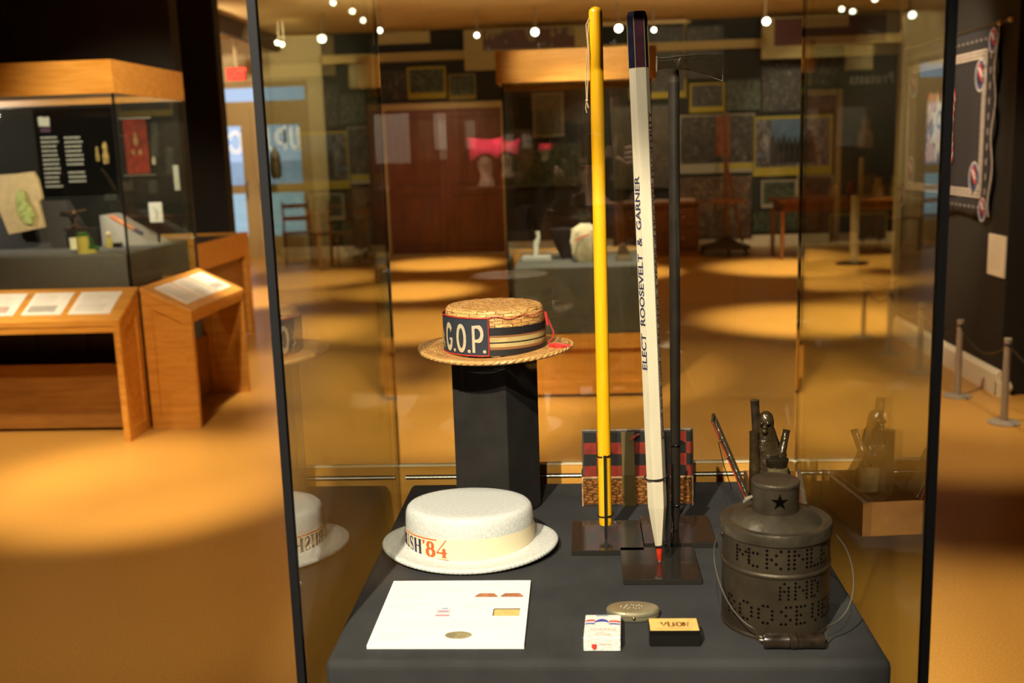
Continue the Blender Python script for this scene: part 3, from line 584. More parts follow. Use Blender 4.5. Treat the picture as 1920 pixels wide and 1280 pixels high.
x, z = lp(87, 244); M().box(x - 0.035, x + 0.035, GP - 0.014, GP - 0.012, z - 0.014, z + 0.014).build('purple_bar', mat('purple', (0.10, 0.015, 0.07), 0.6), t)
t = T('red_banner', 'red hanging banner with gold figures at the back of the left case', 'banner', (-3.0, GP, 1.5))
xa, za = lp(231, 225); xb, zb_ = lp(284, 325)
M().box(xa, xb, GP - 0.015, GP - 0.005, zb_, za).build('cloth', mat('banner_red', (0.32, 0.028, 0.012), 0.8, var=0.35, vscale=25), t)
m = M()
for u, v, r in ((0.35, 0.4, 0.012), (0.65, 0.4, 0.012), (0.5, 0.6, 0.018), (0.5, 0.72, 0.01)): m.ball((xa + (xb - xa) * u, GP - 0.018, zb_ + (za - zb_) * v), r, sq=(1, 0.2, 1.6))
m.build('gold_figures', mat('banner_gold', (0.5, 0.28, 0.10), 0.7), t)
m = M().box(xa - 0.02, xb + 0.04, GP - 0.03, GP - 0.02, zb_ - 0.012, zb_ - 0.006); m.box(xa - 0.02, xb + 0.04, GP - 0.03, GP - 0.02, za + 0.006, za + 0.012); m.build('rod', STEEL, t)
for px, py, h, wq, lab in ((185, 288, 0.05, 0.012, 'small gilded figure pinned left of the red banner'), (200, 286, 0.075, 0.02, 'taller gilded figure beside the small one, left case back')):
    x, z = lp(px, py); m = M()
    m.lathe([(0, -h), (wq, -h), (wq * 1.2, -h * 0.3), (wq * 0.7, h * 0.2), (wq * 1.0, h * 0.5), (wq * 0.6, h * 0.9), (0, h)], (x, GP - 0.02, z), 10, 1, 0.5)
    tag(m.build('gilded_figure', mat('gilt', (0.55, 0.36, 0.10), 0.5, 0.2, var=0.5, vscale=40), smooth=True), lab, 'figurine', 'gilded figures on the left case back')
t = T('caption_labels', 'dim grey caption blocks around the red banner', 'caption', (-3.0, GP, 1.3))
m = M(); rnd = random.Random(3)
for (x0, y0, x1, y1) in ((170, 225, 198, 262), (285, 232, 300, 300), (312, 278, 330, 330), (197, 342, 222, 378), (280, 340, 300, 362)):
    y = y0
    while y < y1: a, z = lp(x0, y); b, _ = lp(x1 - 5 * rnd.random(), y); m.box(a, b, GP - 0.006, GP - 0.003, z - 0.003, z + 0.003); y += 4
m.build('text_lines', mat('dim_grey_text', (0.13, 0.13, 0.12), 0.8), t)
x, z = lp(291, 300); tag(M().lathe([(0, -0.03), (0.012, -0.03), (0.014, 0.0), (0.006, 0.02), (0, 0.03)], (x, GP - 0.02, z), 10).build('white_figurine', mat('ivory', (0.7, 0.62, 0.5), 0.5), smooth=True), 'tiny ivory figurine right of the red banner', 'figurine')
x, z = lp(333, 333); tag(M().box(x - 0.018, x + 0.018, GP - 0.02, GP - 0.01, z - 0.085, z + 0.085).build('narrow_label', PAPER), 'narrow white upright label at the far right of the left case back', 'label')
# cloth bag on a wedge
t = T('cloth_bag', 'cream cloth bag with green print draped on a dark wedge', 'bag', (-3.35, 6.5, 0.82))
Y = 6.45; pts = [wallpt(a, b, Y) for a, b in ((-40, 330), (22, 326), (50, 322), (62, 338), (76, 372), (72, 380), (66, 368), (90, 425), (26, 438), (0, 395), (-40, 395))]
m = M(); n = len(pts)
cx_, cz_ = -3.62, 1.18
m.prism(list(reversed(pts)), lambda u, v, q: (u, q + (1.35 - v) * -0.35, v), 6.47, 6.50)
m.build('bag_cloth', mat('bag_cream', (0.50, 0.38, 0.20), 0.9, var=0.12, vscale=20, bump=0.6, bscale=25), t, bevel=0.008)
x, z = wallpt(42, 385, 6.4); m = M(); 
m.prism([(-0.07, 0.06), (-0.045, -0.05), (0.0, -0.11), (0.05, -0.12), (0.06, -0.06), (0.03, 0.0), (0.0, 0.03), (-0.02, 0.09), (-0.04, 0.10)][::-1], lambda u, v, q: (x + u, q + (1.35 - (z + v)) * -0.35, z + v), 6.452, 6.468)
m.build('green_print', mat('print_green', (0.36, 0.42, 0.14), 0.9, var=0.4, vscale=30), t)
m = M(); a = wallpt(30, 478, 6.35); 
m.prism([(0, 0), (0.30, 0), (0.17, 0.30), (0.12, 0.30)], lambda u, v, q: (q - 0.30 * v, 6.56 + u, 1.01 + v), -3.95, -3.25)
tag(m.build('display_wedge', mat('wedge_grey', (0.045, 0.042, 0.04), 0.9)), 'dark grey wedge block under the cream cloth bag', 'wedge')
# dark metal branch on black pedestal
x, z = wallpt(137, 400, 6.6)
t = T('metal_ornament', 'dark metal ornament with spreading arms on a black block', 'ornament', (x, 6.6, 0.82))
M().box(x - 0.03, x + 0.16, 6.55, 6.75, 1.01, 1.13).build('block', BLKF, t)
m = M(); zt = 1.24
m.tube([(x, 6.62, 1.12), (x, 6.62, zt)], 0.008, 8); m.tube([(x - 0.09, 6.62, zt + 0.005), (x, 6.61, zt - 0.005), (x + 0.08, 6.62, zt + 0.008)], 0.008, 8)
m.ball((x, 6.61, zt - 0.01), 0.022); m.tube([(x, 6.62, 1.16), (x + 0.05, 6.6, 1.12), (x + 0.09, 6.6, 1.14)], 0.007, 8); m.tube([(x, 6.62, 1.16), (x - 0.05, 6.6, 1.12), (x - 0.07, 6.6, 1.14)], 0.007, 8)
m.build('arms', mat('tarnished_copper', (0.14, 0.08, 0.05), 0.45, 0.6), t, smooth=True)
# green and cream mugs
ZD = 1.01
def mug(px, ybase, r, h, body, rim, nm, lab, Y=6.25, lie=False):
    d = ray(px, ybase); k = (ZD - EYE) / d.z; x, y = d.x * k, d.y * k
    t = T(nm, lab, 'mug', (x, y, ZD), 'mugs on the left case deck')
    M().lathe([(0, ZD), (r, ZD), (r * 1.02, ZD + h), (r * 0.9, ZD + h), (r * 0.88, ZD + 0.01), (0, ZD + 0.01)], (x, y, 0), 24).build('body', body, t, smooth=True)
    M().lathe([(r * 1.04, ZD + h - 0.02), (r * 1.06, ZD + h + 0.002), (r * 0.95, ZD + h + 0.002)], (x, y, 0), 24, caps=False).build('rim', rim, t, smooth=True)
    M().tube([(x + r, y, (ZD + 0.01) + h * 0.7), (x + r * 1.6, y, (ZD + 0.01) + h * 0.6), (x + r * 1.6, y, (ZD + 0.01) + h * 0.3), (x + r, y, (ZD + 0.01) + h * 0.2)], 0.006, 8).build('handle', rim, t, smooth=True)
GR = mat('glaze_green', (0.03, 0.12, 0.04), 0.2); OCH = mat('glaze_ochre', (0.5, 0.42, 0.10), 0.25); IV = mat('glaze_ivory', (0.75, 0.72, 0.5), 0.3)
mug(158, 475, 0.036, 0.125, OCH, GR, 'tall_mug', 'tall ochre mug with green rim'); mug(140, 467, 0.025, 0.07, IV, IV, 'ivory_mug', 'small ivory mug left of the tall ochre one')
mug(172, 474, 0.03, 0.045, OCH, GR, 'low_cup', 'low green-rimmed cup right of the tall ochre mug')
d = ray(206, 464); k = (ZD - EYE) / d.z; x, y = d.x * k, d.y * k
t = T('painted_figurine', 'small painted figurine in yellow and cream beside the mugs', 'figurine', (x, y, ZD))
M().lathe([(0, ZD), (0.022, ZD), (0.02, ZD + 0.04), (0.014, ZD + 0.07), (0, ZD + 0.075)], (x, y, 0), 14).build('body', OCH, t, smooth=True)
M().ball((x, y, ZD + 0.085), 0.018).build('head', mat('figurine_cream', (0.75, 0.6, 0.4), 0.4), t, smooth=True)
tag(M().box(x + 0.03, x + 0.08, y - 0.02, y + 0.02, ZD, ZD + 0.03).build('black_cube', BLACK), 'small black cube between figurine and pale slab', 'block')
# pale slanted slab with small dolls
d = ray(190, 462); k = (ZD - EYE) / d.z; x, y = d.x * k, d.y * k
t = T('slanted_slab', 'pale grey slanted slab displaying dolls and pens', 'slab', (x, y, ZD))
M().prism([(0.0, 0), (0.36, 0), (0.32, 0.02), (0.02, 0.2), (0, 0.2)], lambda u, v, q: (x + u, q, ZD + v), y + 0.02, y + 0.28).build('slab', mat('slab_grey', (0.42, 0.40, 0.37), 0.8), t)
for i, (u, c) in enumerate(((0.06, (0.65, 0.2, 0.08)), (0.11, (0.75, 0.30, 0.10)), (0.16, (0.6, 0.24, 0.10)), (0.21, (0.05, 0.06, 0.12)))):
    zz = ZD + 0.2 - (u - 0.02) * 0.6 + 0.012
    o = M().tube([(x + u, y + 0.05, zz + 0.005), (x + u + 0.05, y + 0.05, zz - 0.026)], [0.011, 0.013], 10).build('doll', mat('doll_%d' % i, c, 0.6), None, (x + u, y + 0.05, zz), smooth=True)
    tag(o, ('small rust-red doll at the top of the pale slab', 'orange doll, second from the top of the pale slab', 'brown doll, third from the top of the pale slab', 'dark blue doll, lowest on the pale slab')[i], 'doll', 'dolls lying on the pale slab')
x, z = wallpt(293, 398, 6.7)
t = T('white_tag', 'white square card with grey drawing at the right of the left case', 'card', (x, 6.7, z)); M().box(x - 0.045, x + 0.045, 6.69, 6.70, z - 0.065, z + 0.065).build('card', PAPER, t, bevel=0.004)
m = M().tube([(x, 6.688, z - 0.04), (x + 0.01, 6.688, z), (x - 0.01, 6.688, z + 0.03)], 0.006, 6); m.build('drawing', INK, t); M().box(x - 0.006, x + 0.006, 6.70, 6.712, 1.01, z).build('stand', BLACK, t)

# ------------------------------------------------------------------ reading rails
def rail(label, place, L_, labels, hf=0.695, hb=0.84, D=0.285, name='reading_rail'):
    # local: x along the front 0..L_, y depth 0 (front) .. D, z up; place maps to world
    o0 = place(L_ / 2, D / 2, 0); t = T(name, label, 'reading rail', o0)
    def B(m, x0, x1, y0, y1, z0, z1):
        c = [place(a, b, z) for z in (z0, z1) for (a, b) in ((x0, y0), (x1, y0), (x1, y1), (x0, y1))]
        m.add(c, [(0, 3, 2, 1), (4, 5, 6, 7), (0, 1, 5, 4), (1, 2, 6, 5), (2, 3, 7, 6), (3, 0, 4, 7)])
    def top(y): return hf + (hb - hf) * y / D
    for xs in (0, L_ - 0.035):
        m = M(); pr = [(0.012, 0), (D - 0.012, 0), (D - 0.012, top(D) - 0.03), (0.012, top(0) - 0.03)]
        m.prism(pr, lambda u, v, q: place(q, u, v), xs + 0.01, xs + 0.025)
        for a, b in ((0, 0.055), (D - 0.055, D)):
            m.prism([(a, 0), (b, 0), (b, top(b) - 0.025), (a, top(a) - 0.025)], lambda u, v, q: place(q, u, v), xs, xs + 0.035)
        m.prism([(0.055, 0), (D - 0.055, 0), (D - 0.055, 0.07), (0.055, 0.07)], lambda u, v, q: place(q, u, v), xs + 0.001, xs + 0.034)
        m.prism([(0.055, top(0.055) - 0.10), (D - 0.055, top(D - 0.055) - 0.10), (D - 0.055, top(D - 0.055) - 0.025), (0.055, top(0.055) - 0.025)], lambda u, v, q: place(q, u, v), xs + 0.001, xs + 0.034)
        m.build('side_panel', MAPLE, t)
    m = M(); m.prism([(-0.004, top(0) - 0.035), (D + 0.004, top(D) - 0.03), (D + 0.004, top(D)), (-0.004, top(0))], lambda u, v, q: place(q, u, v), -0.003, L_ + 0.003); m.build('sloping_top', MAPLE, t, bevel=0.003)
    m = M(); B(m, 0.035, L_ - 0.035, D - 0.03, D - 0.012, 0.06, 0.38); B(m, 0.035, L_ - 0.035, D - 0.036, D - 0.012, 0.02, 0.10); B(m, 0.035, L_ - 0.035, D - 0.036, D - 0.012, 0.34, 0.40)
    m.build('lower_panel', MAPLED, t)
    m = M(); B(m, 0.035, L_ - 0.035, 0.0, 0.03, top(0) - 0.07, top(0) - 0.036); m.build('apron', MAPLE, t)
    sl = (hb - hf) / D
    for (a, b, lab, pal) in labels:
        m = M(); y0, y1 = 0.05, D - 0.045
        m.prism([(y0, top(y0) + 0.001), (y1, top(y1) + 0.001), (y1, top(y1) + 0.006), (y0, top(y0) + 0.006)], lambda u, v, q: place(q, u, v), a, b)
        c = place((a + b) / 2, D / 2, top(D / 2)); lt = T('info_panel', lab, 'information panel', c, 'white information panels on the reading rails')
        m.build('sheet', PAPER, lt)
        m = M(); rnd = random.Random(int(a * 100))
        for i in range(5):
            yy = y1 - 0.03 - i * 0.022; m.prism([(yy, top(yy) + 0.0065), (yy + 0.004, top(yy + 0.004) + 0.0065), (yy + 0.004, top(yy + 0.004) + 0.0075), (yy, top(yy) + 0.0075)], lambda u, v, q: place(q, u, v), a + 0.03, a + (b - a) * (0.6 + 0.25 * rnd.random()))
        m.build('text_lines', INK, lt)
        m = M(); yy = y0 + 0.02
        m.prism([(yy, top(yy) + 0.0065), (yy + 0.05, top(yy + 0.05) + 0.0065), (yy + 0.05, top(yy + 0.05) + 0.0075), (yy, top(yy) + 0.0075)], lambda u, v, q: place(q, u, v), a + (b - a) * 0.1, a + (b - a) * 0.8)
        m.build('image', picmat(int(a * 77) + 5, pal, 30, 1), lt)
    return t
GREYP = [(0.08, 0.08, 0.08), (0.4, 0.4, 0.38), (0.75, 0.73, 0.7), (0.2, 0.2, 0.2)]; PURP = [(0.15, 0.02, 0.3), (0.7, 0.5, 0.1), (0.75, 0.7, 0.7), (0.3, 0.05, 0.3)]; FAINT = [(0.8, 0.79, 0.77), (0.85, 0.84, 0.8), (0.6, 0.58, 0.55), (0.84, 0.83, 0.8)]
rail('maple reading rail with sloping top along the left edge of the picture', lambda a, b, z: (-4.6 + a, 5.51 + b, z), 2.07,
     [(1.76, 2.0, 'white panel nearest the corner end of the long reading rail', FAINT), (1.49, 1.72, 'white panel with a wide grey photograph, middle of the long rail', GREYP),
      (1.21, 1.445, 'white panel with a purple and yellow picture at the left edge', PURP)])
rail('short maple reading rail turned towards the aisle beside the long one', lambda a, b, z: (-2.225 - b, 5.78 + a, z), 0.95,
     [(0.09, 0.33, 'white panel at the near end of the short reading rail', FAINT), (0.36, 0.60, 'blank white panel in the middle of the short reading rail', FAINT), (0.63, 0.87, 'white panel with two dark oval pictures at the far end of the short rail', GREYP)])
# small notice hung under the short rail
tag(M().box(-2.30, -2.29, 5.84, 5.93, 0.40, 0.62).build('grey_notice', mat('notice_grey', (0.25, 0.24, 0.18), 0.6)), 'small grey notice panel inside the short reading rail', 'notice')

# long low counter case behind
t = T('low_counter', 'long maple counter against the black wall behind the left case', 'counter', (-3.2, 8.4, 0))
m = M(); m.box(-3.75, -2.91, 7.66, 7.68, 0.70, 0.905); m.box(-2.93, -2.91, 7.68, 9.02, 0.70, 0.905); m.box(-3.75, -2.93, 9.0, 9.02, 0.60, 0.905); m.build('fascia', MAPLE, t)
m = M(); m.box(-3.75, -2.93, 7.68, 9.0, 0.86, 0.88); m.build('deck', mat('counter_dark', (0.05, 0.045, 0.04), 0.8), t)
M().box(-2.95, -2.905, 8.96, 9.05, 0, 0.905).build('leg', MAPLE, t); M().box(-2.99, -2.955, 7.68, 9.0, 0.02, 0.70).build('side_panel', MAPLED, t)

# ------------------------------------------------------------------ barrier posts with cord
posts = [(2.285, 5.636, 'nearest of the five grey barrier posts, by the end of the white baseboard'), (2.255, 6.254, 'second nearest grey barrier post, right of the case front corner'),
         (2.24, 6.918, 'third barrier post, seen through the case just left of its right edge'), (2.232, 7.573, 'fourth barrier post from the front, seen through the glass'), (2.232, 8.26, 'farthest grey barrier post, where the cord turns')]
PG = mat('post_grey', (0.36, 0.31, 0.26), 0.5, 0.3)
t0 = T('barrier_post', posts[0][2], 'barrier post', (posts[0][0], posts[0][1], 0), 'low barrier posts along the right wall')
x, y = posts[0][:2]
M().lathe([(0, 0), (0.085, 0), (0.085, 0.008), (0.03, 0.016), (0, 0.016)], (x, y, 0), 28).build('base', PG, t0, smooth=True)
M().lathe([(0.019, 0.012), (0.019, 0.452), (0.0205, 0.453), (0.0205, 0.468), (0.0, 0.468)], (x, y, 0), 20).build('pole', PG, t0, smooth=True)
M().lathe([(0.0208, 0.428), (0.0208, 0.440)], (x, y, 0), 20, caps=False).build('collar', BLACK, t0)
for i in range(1, 5):
    c = copy_tree(t0); c.location = (posts[i][0], posts[i][1], 0); c['label'] = posts[i][2]
for i in range(4):
    a, b = posts[i], posts[i + 1]; m = M()
    m.tube([(a[0] + (b[0] - a[0]) * u, a[1] + (b[1] - a[1]) * u, 0.434 - 0.10 * 4 * u * (1 - u)) for u in [k / 14 for k in range(15)]], 0.0055, 8)
    tag(m.build('cordon', BLACK, smooth=True), ('black cord between the two nearest barrier posts', 'black cord crossing behind the case right front edge', 'black cord between the third and fourth barrier posts', 'black cord between the two farthest barrier posts')[i], 'cord', 'cords of the barrier')
m = M().tube([(2.232 + 0.28 * u, 8.26 + 0.05 * u, 0.434 - 0.04 * u * (1 - u) * 4) for u in [k / 8 for k in range(9)]], 0.0055, 8)
tag(m.build('cordon', BLACK, smooth=True), 'black cord from the farthest post to the wall end', 'cord', 'cords of the barrier')
m = M().tube([(2.285 + 0.1 * u, 5.636 - 1.3 * u, 0.434 - 0.12 * u * (1 - u) * 4) for u in [k / 10 for k in range(11)]], 0.0055, 8)
tag(m.build('cordon', BLACK, smooth=True), 'black cord running towards the viewer from the nearest post', 'cord', 'cords of the barrier')

# ------------------------------------------------------------------ black bandana on the right wall
t = T('bandana_hanging', 'large black bandana with white braid border and star centre on right wall', 'wall hanging', (2.49, 7.3, 1.6))
XW = 2.488
m = M(); ny, nz = 30, 20; g0, g1, h0, h1 = 6.50, 8.27, 1.045, 2.17; vs = []; fs = []
for i in range(ny + 1):
    for j in range(nz + 1):
        y = g0 + (g1 - g0) * i / ny; z = h0 + (h1 - h0) * j / nz
        if i == 0: y += 0.025 * math.sin(j * 1.1)
        if j == 0: z += 0.012 * math.sin(i * 0.9)
        vs.append((XW + 0.006 * math.sin(i * 1.3) * (1 - j / nz), y, z))
for i in range(ny):
    for j in range(nz): a = i * (nz + 1) + j; fs.append((a, a + nz + 1, a + nz + 2, a + 1))
m.add(vs, fs); o = m.build('cloth', mat('bandana_black', (0.016, 0.015, 0.02), 0.85), t, smooth=True); sm = o.modifiers.new('s', 'SOLIDIFY'); sm.thickness = 0.004
BR = mat('braid_white', (0.50, 0.42, 0.38), 0.8, var=0.35, vscale=60)
m = M(); XB = XW - 0.012
fb = lambda a, b: (XB, a, b)
for off in (0, 0.022, 0.044):
    y0, y1, z0, z1 = 6.64 + off, 8.15 - off, 1.165 + off * 0.9, 2.045 - off * 0.9
    for p in ([(y0, z0), (y0, z1)], [(y0, z1), (y1, z1)], [(y1, z1), (y1, z0)], [(y1, z0), (y0, z0)]): ribbon(m, [(p[0][0], p[0][1], 0.012), (p[1][0], p[1][1], 0.012)], fb)
m.build('braid_border', BR, t)
m = M(); rnd = random.Random(2)
for i in range(22):
    y = 6.58 + i * 0.075
    for z in (1.10, 2.11): ribbon(m, [(y, z, 0.012), (y + 0.03, z, 0.012)], fb)
for j in range(10):
    z = 1.18 + j * 0.09; ribbon(m, [(6.575, z, 0.02), (6.575, z + 0.04, 0.02)], fb)
m.build('edge_stitches', mat('stitch_grey', (0.28, 0.24, 0.23), 0.8), t)
m = M()
ribbon(m, [(6.50 + 0.022 * math.sin(k * 0.9), 1.05 + k * 0.056, 0.014) for k in range(21)], fb)
m.build('white_hem', BR, t)
WP = mat('print_white', (0.62, 0.60, 0.60), 0.8); RP = mat('print_red', (0.55, 0.05, 0.04), 0.8); BP = mat('print_blue', (0.06, 0.07, 0.20), 0.8)
mw, mr, mb = M(), M(), M()
for (y, z) in ((6.73, 1.90), (6.76, 1.28), (8.02, 1.92), (8.02, 1.30), (6.56, 2.09), (6.60, 1.09), (8.2, 1.1)):
    s = 0.075 if 6.7 < y < 8.1 else 0.055
    ribbon(mb, arc(y, z, s * 0.8, s, 0, 360, 0.02, n=24), fb); ribbon(mw, arc(y, z, s * 1.05, s * 1.25, 0, 360, 0.008, n=24), fb)
    for k in range(3):
        ribbon(mr if k % 2 == 0 else mw, [(y - s * 0.4, z - s * 0.5 + k * 0.028, 0.016), (y + s * 0.2, z + s * 0.1 + k * 0.028, 0.016), (y + s * 0.5, z + s * 0.35 + k * 0.02, 0.012)], lambda a, b: (XB - 0.001, a, b))
cy_, cz_ = 7.42, 1.60
for q in range(4):
    a = PI / 4 + q * PI / 2
    for k in range(7):
        rr = 0.36 - k * 0.028; w0 = 0.03 + k * 0.02
        y = cy_ + rr * math.cos(a) * 0.98; z = cz_ + rr * math.sin(a) * 0.85
        tx, tz = -math.sin(a), math.cos(a)
        ribbon(mr if k % 2 == 0 else mw, [(y - tx * w0, z - tz * w0, 0.02), (y + tx * w0, z + tz * w0, 0.02)], lambda u, v: (XB - 0.001, u, v))
n = 16; pts = [(cy_ + (0.20 if i % 2 else 0.115) * math.cos(2 * PI * i / n) * 0.95, cz_ + (0.27 if i % 2 else 0.15) * math.sin(2 * PI * i / n)) for i in range(n)]
mw.add([(XB - 0.002, a, b) for a, b in pts], [tuple(range(n))])
for k in range(6): ribbon(mr, [(cy_ - 0.05 + k * 0.02, cz_ - 0.1, 0.006), (cy_ - 0.05 + k * 0.02, cz_ - 0.02, 0.006)], lambda u, v: (XB - 0.003, u, v))
ribbon(mb, arc(cy_, cz_ + 0.05, 0.06, 0.05, 0, 360, 0.03, n=20), lambda u, v: (XB - 0.003, u, v))
mw.build('white_print', WP, t); mr.build('red_print', RP, t); mb.build('blue_print', BP, t)
t = T('hanging_rod', 'metal rod with round ends holding the black bandana', 'rod', (2.47, 7.3, 2.19))
m = M().tube([(2.475, 6.28, 2.18), (2.475, 8.28, 2.19)], 0.008, 10); m.build('rod', BLACK, t, smooth=True)
for y in (6.28, 6.44): M().ball((2.465, y, 2.18), 0.017).build('finial', STEEL, t, smooth=True)
t = T('wall_label', 'white wall label right of the case and below the bandana', 'label', (2.5, 6.41, 0.83))
M().box(2.498, 2.510, 6.285, 6.53, 0.705, 0.95).build('card', mat('label_white', (0.88, 0.80, 0.66), 0.6), t)
m = M(); rnd = random.Random(8)
for i in range(12): m.box(2.4965, 2.498, 6.31 + 0.06 * rnd.random(), 6.51, 0.93 - i * 0.016, 0.933 - i * 0.016)
m.build('text_lines', INK, t)

# ================================================================== CONTENTS OF THE NEAR CASE
DK = 0.8205
def ellathe(m, prof, c, n=96, wob=None, caps=True):
    vs = []; fs = []; uvs = []; d = [0]
    for i in range(1, len(prof)): d.append(d[-1] + math.dist((prof[i][0], prof[i][2]), (prof[i - 1][0], prof[i - 1][2])))
    for i, (rx, ry, z) in enumerate(prof):
        for j in range(n):
            a = 2 * PI * j / n; k, dz = wob(i, a) if wob else (1, 0)
            vs.append((c[0] + rx * k * math.cos(a), c[1] + ry * k * math.sin(a), c[2] + z + dz))
    for i in range(len(prof) - 1):
        for j in range(n):
            j2 = (j + 1) % n; fs.append((i * n + j, i * n + j2, (i + 1) * n + j2, (i + 1) * n + j))
            uvs.append([(j / n, d[i]), ((j + 1) / n, d[i]), ((j + 1) / n, d[i + 1]), (j / n, d[i + 1])])
    m.add(vs, fs, uvs); return m
def weave(name, cA, cB, cGap, nu, row, bump=0.5, rough=0.4, gap=0.02):
    m, nt, N, L, P = nodes(name)
    uv = N.new('ShaderNodeUVMap'); mp = N.new('ShaderNodeMapping'); mp.inputs['Scale'].default_value = (nu * 0.5, 0.25 / row, 1)
    L.new(uv.outputs[0], mp.inputs[0]); ns = N.new('ShaderNodeTexNoise'); ns.inputs['Scale'].default_value = 3.0
    va = N.new('ShaderNodeVectorMath'); va.operation = 'MULTIPLY_ADD'; L.new(mp.outputs[0], ns.inputs['Vector'])
    L.new(ns.outputs['Color'], va.inputs[0]); va.inputs[1].default_value = (0.35, 0.10, 0); L.new(mp.outputs[0], va.inputs[2])
    b = N.new('ShaderNodeTexBrick'); b.inputs['Scale'].default_value = 1.0; b.inputs['Mortar Size'].default_value = gap; b.inputs['Mortar Smooth'].default_value = 0.6
    b.inputs['Color1'].default_value = (*cA, 1); b.inputs['Color2'].default_value = (*cB, 1); b.inputs['Mortar'].default_value = (*cGap, 1)
    L.new(va.outputs[0], b.inputs['Vector'])
    n2 = N.new('ShaderNodeTexNoise'); n2.inputs['Scale'].default_value = 2.0; L.new(mp.outputs[0], n2.inputs['Vector'])
    mx = N.new('ShaderNodeMix'); mx.data_type = 'RGBA'; mx.blend_type = 'MULTIPLY'; mx.inputs[0].default_value = 0.5
    L.new(b.outputs['Color'], mx.inputs[6]); L.new(n2.outputs[0], mx.inputs[7])
    bc = N.new('ShaderNodeBrightContrast'); bc.inputs[1].default_value = 0.10; L.new(mx.outputs[2], bc.inputs[0]); L.new(mx.outputs[2], P.inputs['Base Color'])
    bp = N.new('ShaderNodeBump'); bp.invert = True; bp.inputs['Strength'].default_value = bump; bp.inputs['Distance'].default_value = 0.002
    L.new(b.outputs['Fac'], bp.inputs['Height']); L.new(bp.outputs[0], P.inputs['Normal']); P.inputs['Roughness'].default_value = rough
    return m
# black pedestal (turned square block)
pa = math.radians(-27.5); u_ = Vector((math.cos(pa), math.sin(pa), 0)); pc = Vector((-0.1722, 2.0365, 0))
ux = Vector((0.461, 0.887, 0)) * 0.1275; uy = Vector((-0.887, 0.461, 0)) * 0.1255; p0 = Vector((-0.1458, 1.950, 0))
m = M(); q4 = [p0, p0 + ux, p0 + ux + uy, p0 + uy]
m.add([tuple(p + Vector((0, 0, z))) for z in (DK, 1.162) for p in q4], [(0, 3, 2, 1), (4, 5, 6, 7), (0, 1, 5, 4), (1, 2, 6, 5), (2, 3, 7, 6), (3, 0, 4, 7)])
tag(m.build('pedestal', BLKF, bevel=0.004, seg=3), 'tall square black fabric-covered pedestal under the straw hat', 'pedestal')

# straw boater
SH = (-0.166, 2.0, 1.163)
mm, nt, N, L, P = nodes('straw_weave')
uv = N.new('ShaderNodeUVMap'); mp = N.new('ShaderNodeMapping'); mp.inputs['Scale'].default_value = (9, 0.25 / 0.0062, 1); L.new(uv.outputs[0], mp.inputs[0])
ns = N.new('ShaderNodeTexNoise'); ns.inputs['Scale'].default_value = 1.6; L.new(mp.outputs[0], ns.inputs['Vector'])
va = N.new('ShaderNodeVectorMath'); va.operation = 'MULTIPLY_ADD'; L.new(ns.outputs['Color'], va.inputs[0]); va.inputs[1].default_value = (0.25, 0.07, 0); L.new(mp.outputs[0], va.inputs[2])
bk = N.new('ShaderNodeTexBrick'); bk.inputs['Scale'].default_value = 1; bk.inputs['Mortar Size'].default_value = 0.014; bk.inputs['Mortar Smooth'].default_value = 1.0
bk.inputs['Color1'].default_value = (0.90, 0.50, 0.17, 1); bk.inputs['Color2'].default_value = (0.66, 0.31, 0.085, 1); bk.inputs['Mortar'].default_value = (0.26, 0.10, 0.025, 1); L.new(va.outputs[0], bk.inputs['Vector'])
m2_ = N.new('ShaderNodeMapping'); m2_.inputs['Scale'].default_value = (34, 620, 1); L.new(uv.outputs[0], m2_.inputs[0])
n3 = N.new('ShaderNodeTexNoise'); n3.inputs['Scale'].default_value = 1.0; n3.inputs['Detail'].default_value = 3; L.new(m2_.outputs[0], n3.inputs['Vector'])
rp = N.new('ShaderNodeValToRGB'); rp.color_ramp.elements[0].position = 0.36; rp.color_ramp.elements[0].color = (0.16, 0.07, 0.03, 1); rp.color_ramp.elements[1].position = 0.50; rp.color_ramp.elements[1].color = (1, 1, 1, 1); L.new(n3.outputs[0], rp.inputs[0])
mxs = N.new('ShaderNodeMix'); mxs.data_type = 'RGBA'; mxs.blend_type = 'MULTIPLY'; mxs.inputs[0].default_value = 0.85; L.new(bk.outputs['Color'], mxs.inputs[6]); L.new(rp.outputs[0], mxs.inputs[7]); L.new(mxs.outputs[2], P.inputs['Base Color'])
ad = N.new('ShaderNodeMath'); ad.operation = 'SUBTRACT'; L.new(n3.outputs[0], ad.inputs[0]); L.new(bk.outputs['Fac'], ad.inputs[1])
bpn = N.new('ShaderNodeBump'); bpn.inputs['Strength'].default_value = 0.9; bpn.inputs['Distance'].default_value = 0.0022; L.new(ad.outputs[0], bpn.inputs['Height']); L.new(bpn.outputs[0], P.inputs['Normal']); P.inputs['Roughness'].default_value = 0.30
STRAW = mm
t = T('straw_boater', 'woven straw boater hat with a navy G.O.P. patch on the black pedestal', 'hat', SH)
SY = 0.935
br = lambda i, a: (1 + 0.004 * math.sin(40 * a + i), 0.0035 * math.cos(2 * a + 0.6))
prof = [(0.146, 0.146 * SY, 0.0), (0.150, 0.150 * SY, 0.002), (0.1515, 0.1515 * SY, 0.0055), (0.149, 0.149 * SY, 0.009), (0.140, 0.140 * SY, 0.0085), (0.125, 0.125 * SY, 0.007), (0.110, 0.110 * SY, 0.0062), (0.099, 0.099 * SY, 0.006)]
ellathe(M(), prof + [(0.099, 0.099 * SY, 0.0), (0.146, 0.146 * SY, 0.0)], SH, wob=br).build('brim', STRAW, t, smooth=True, angle=60)
m = M()
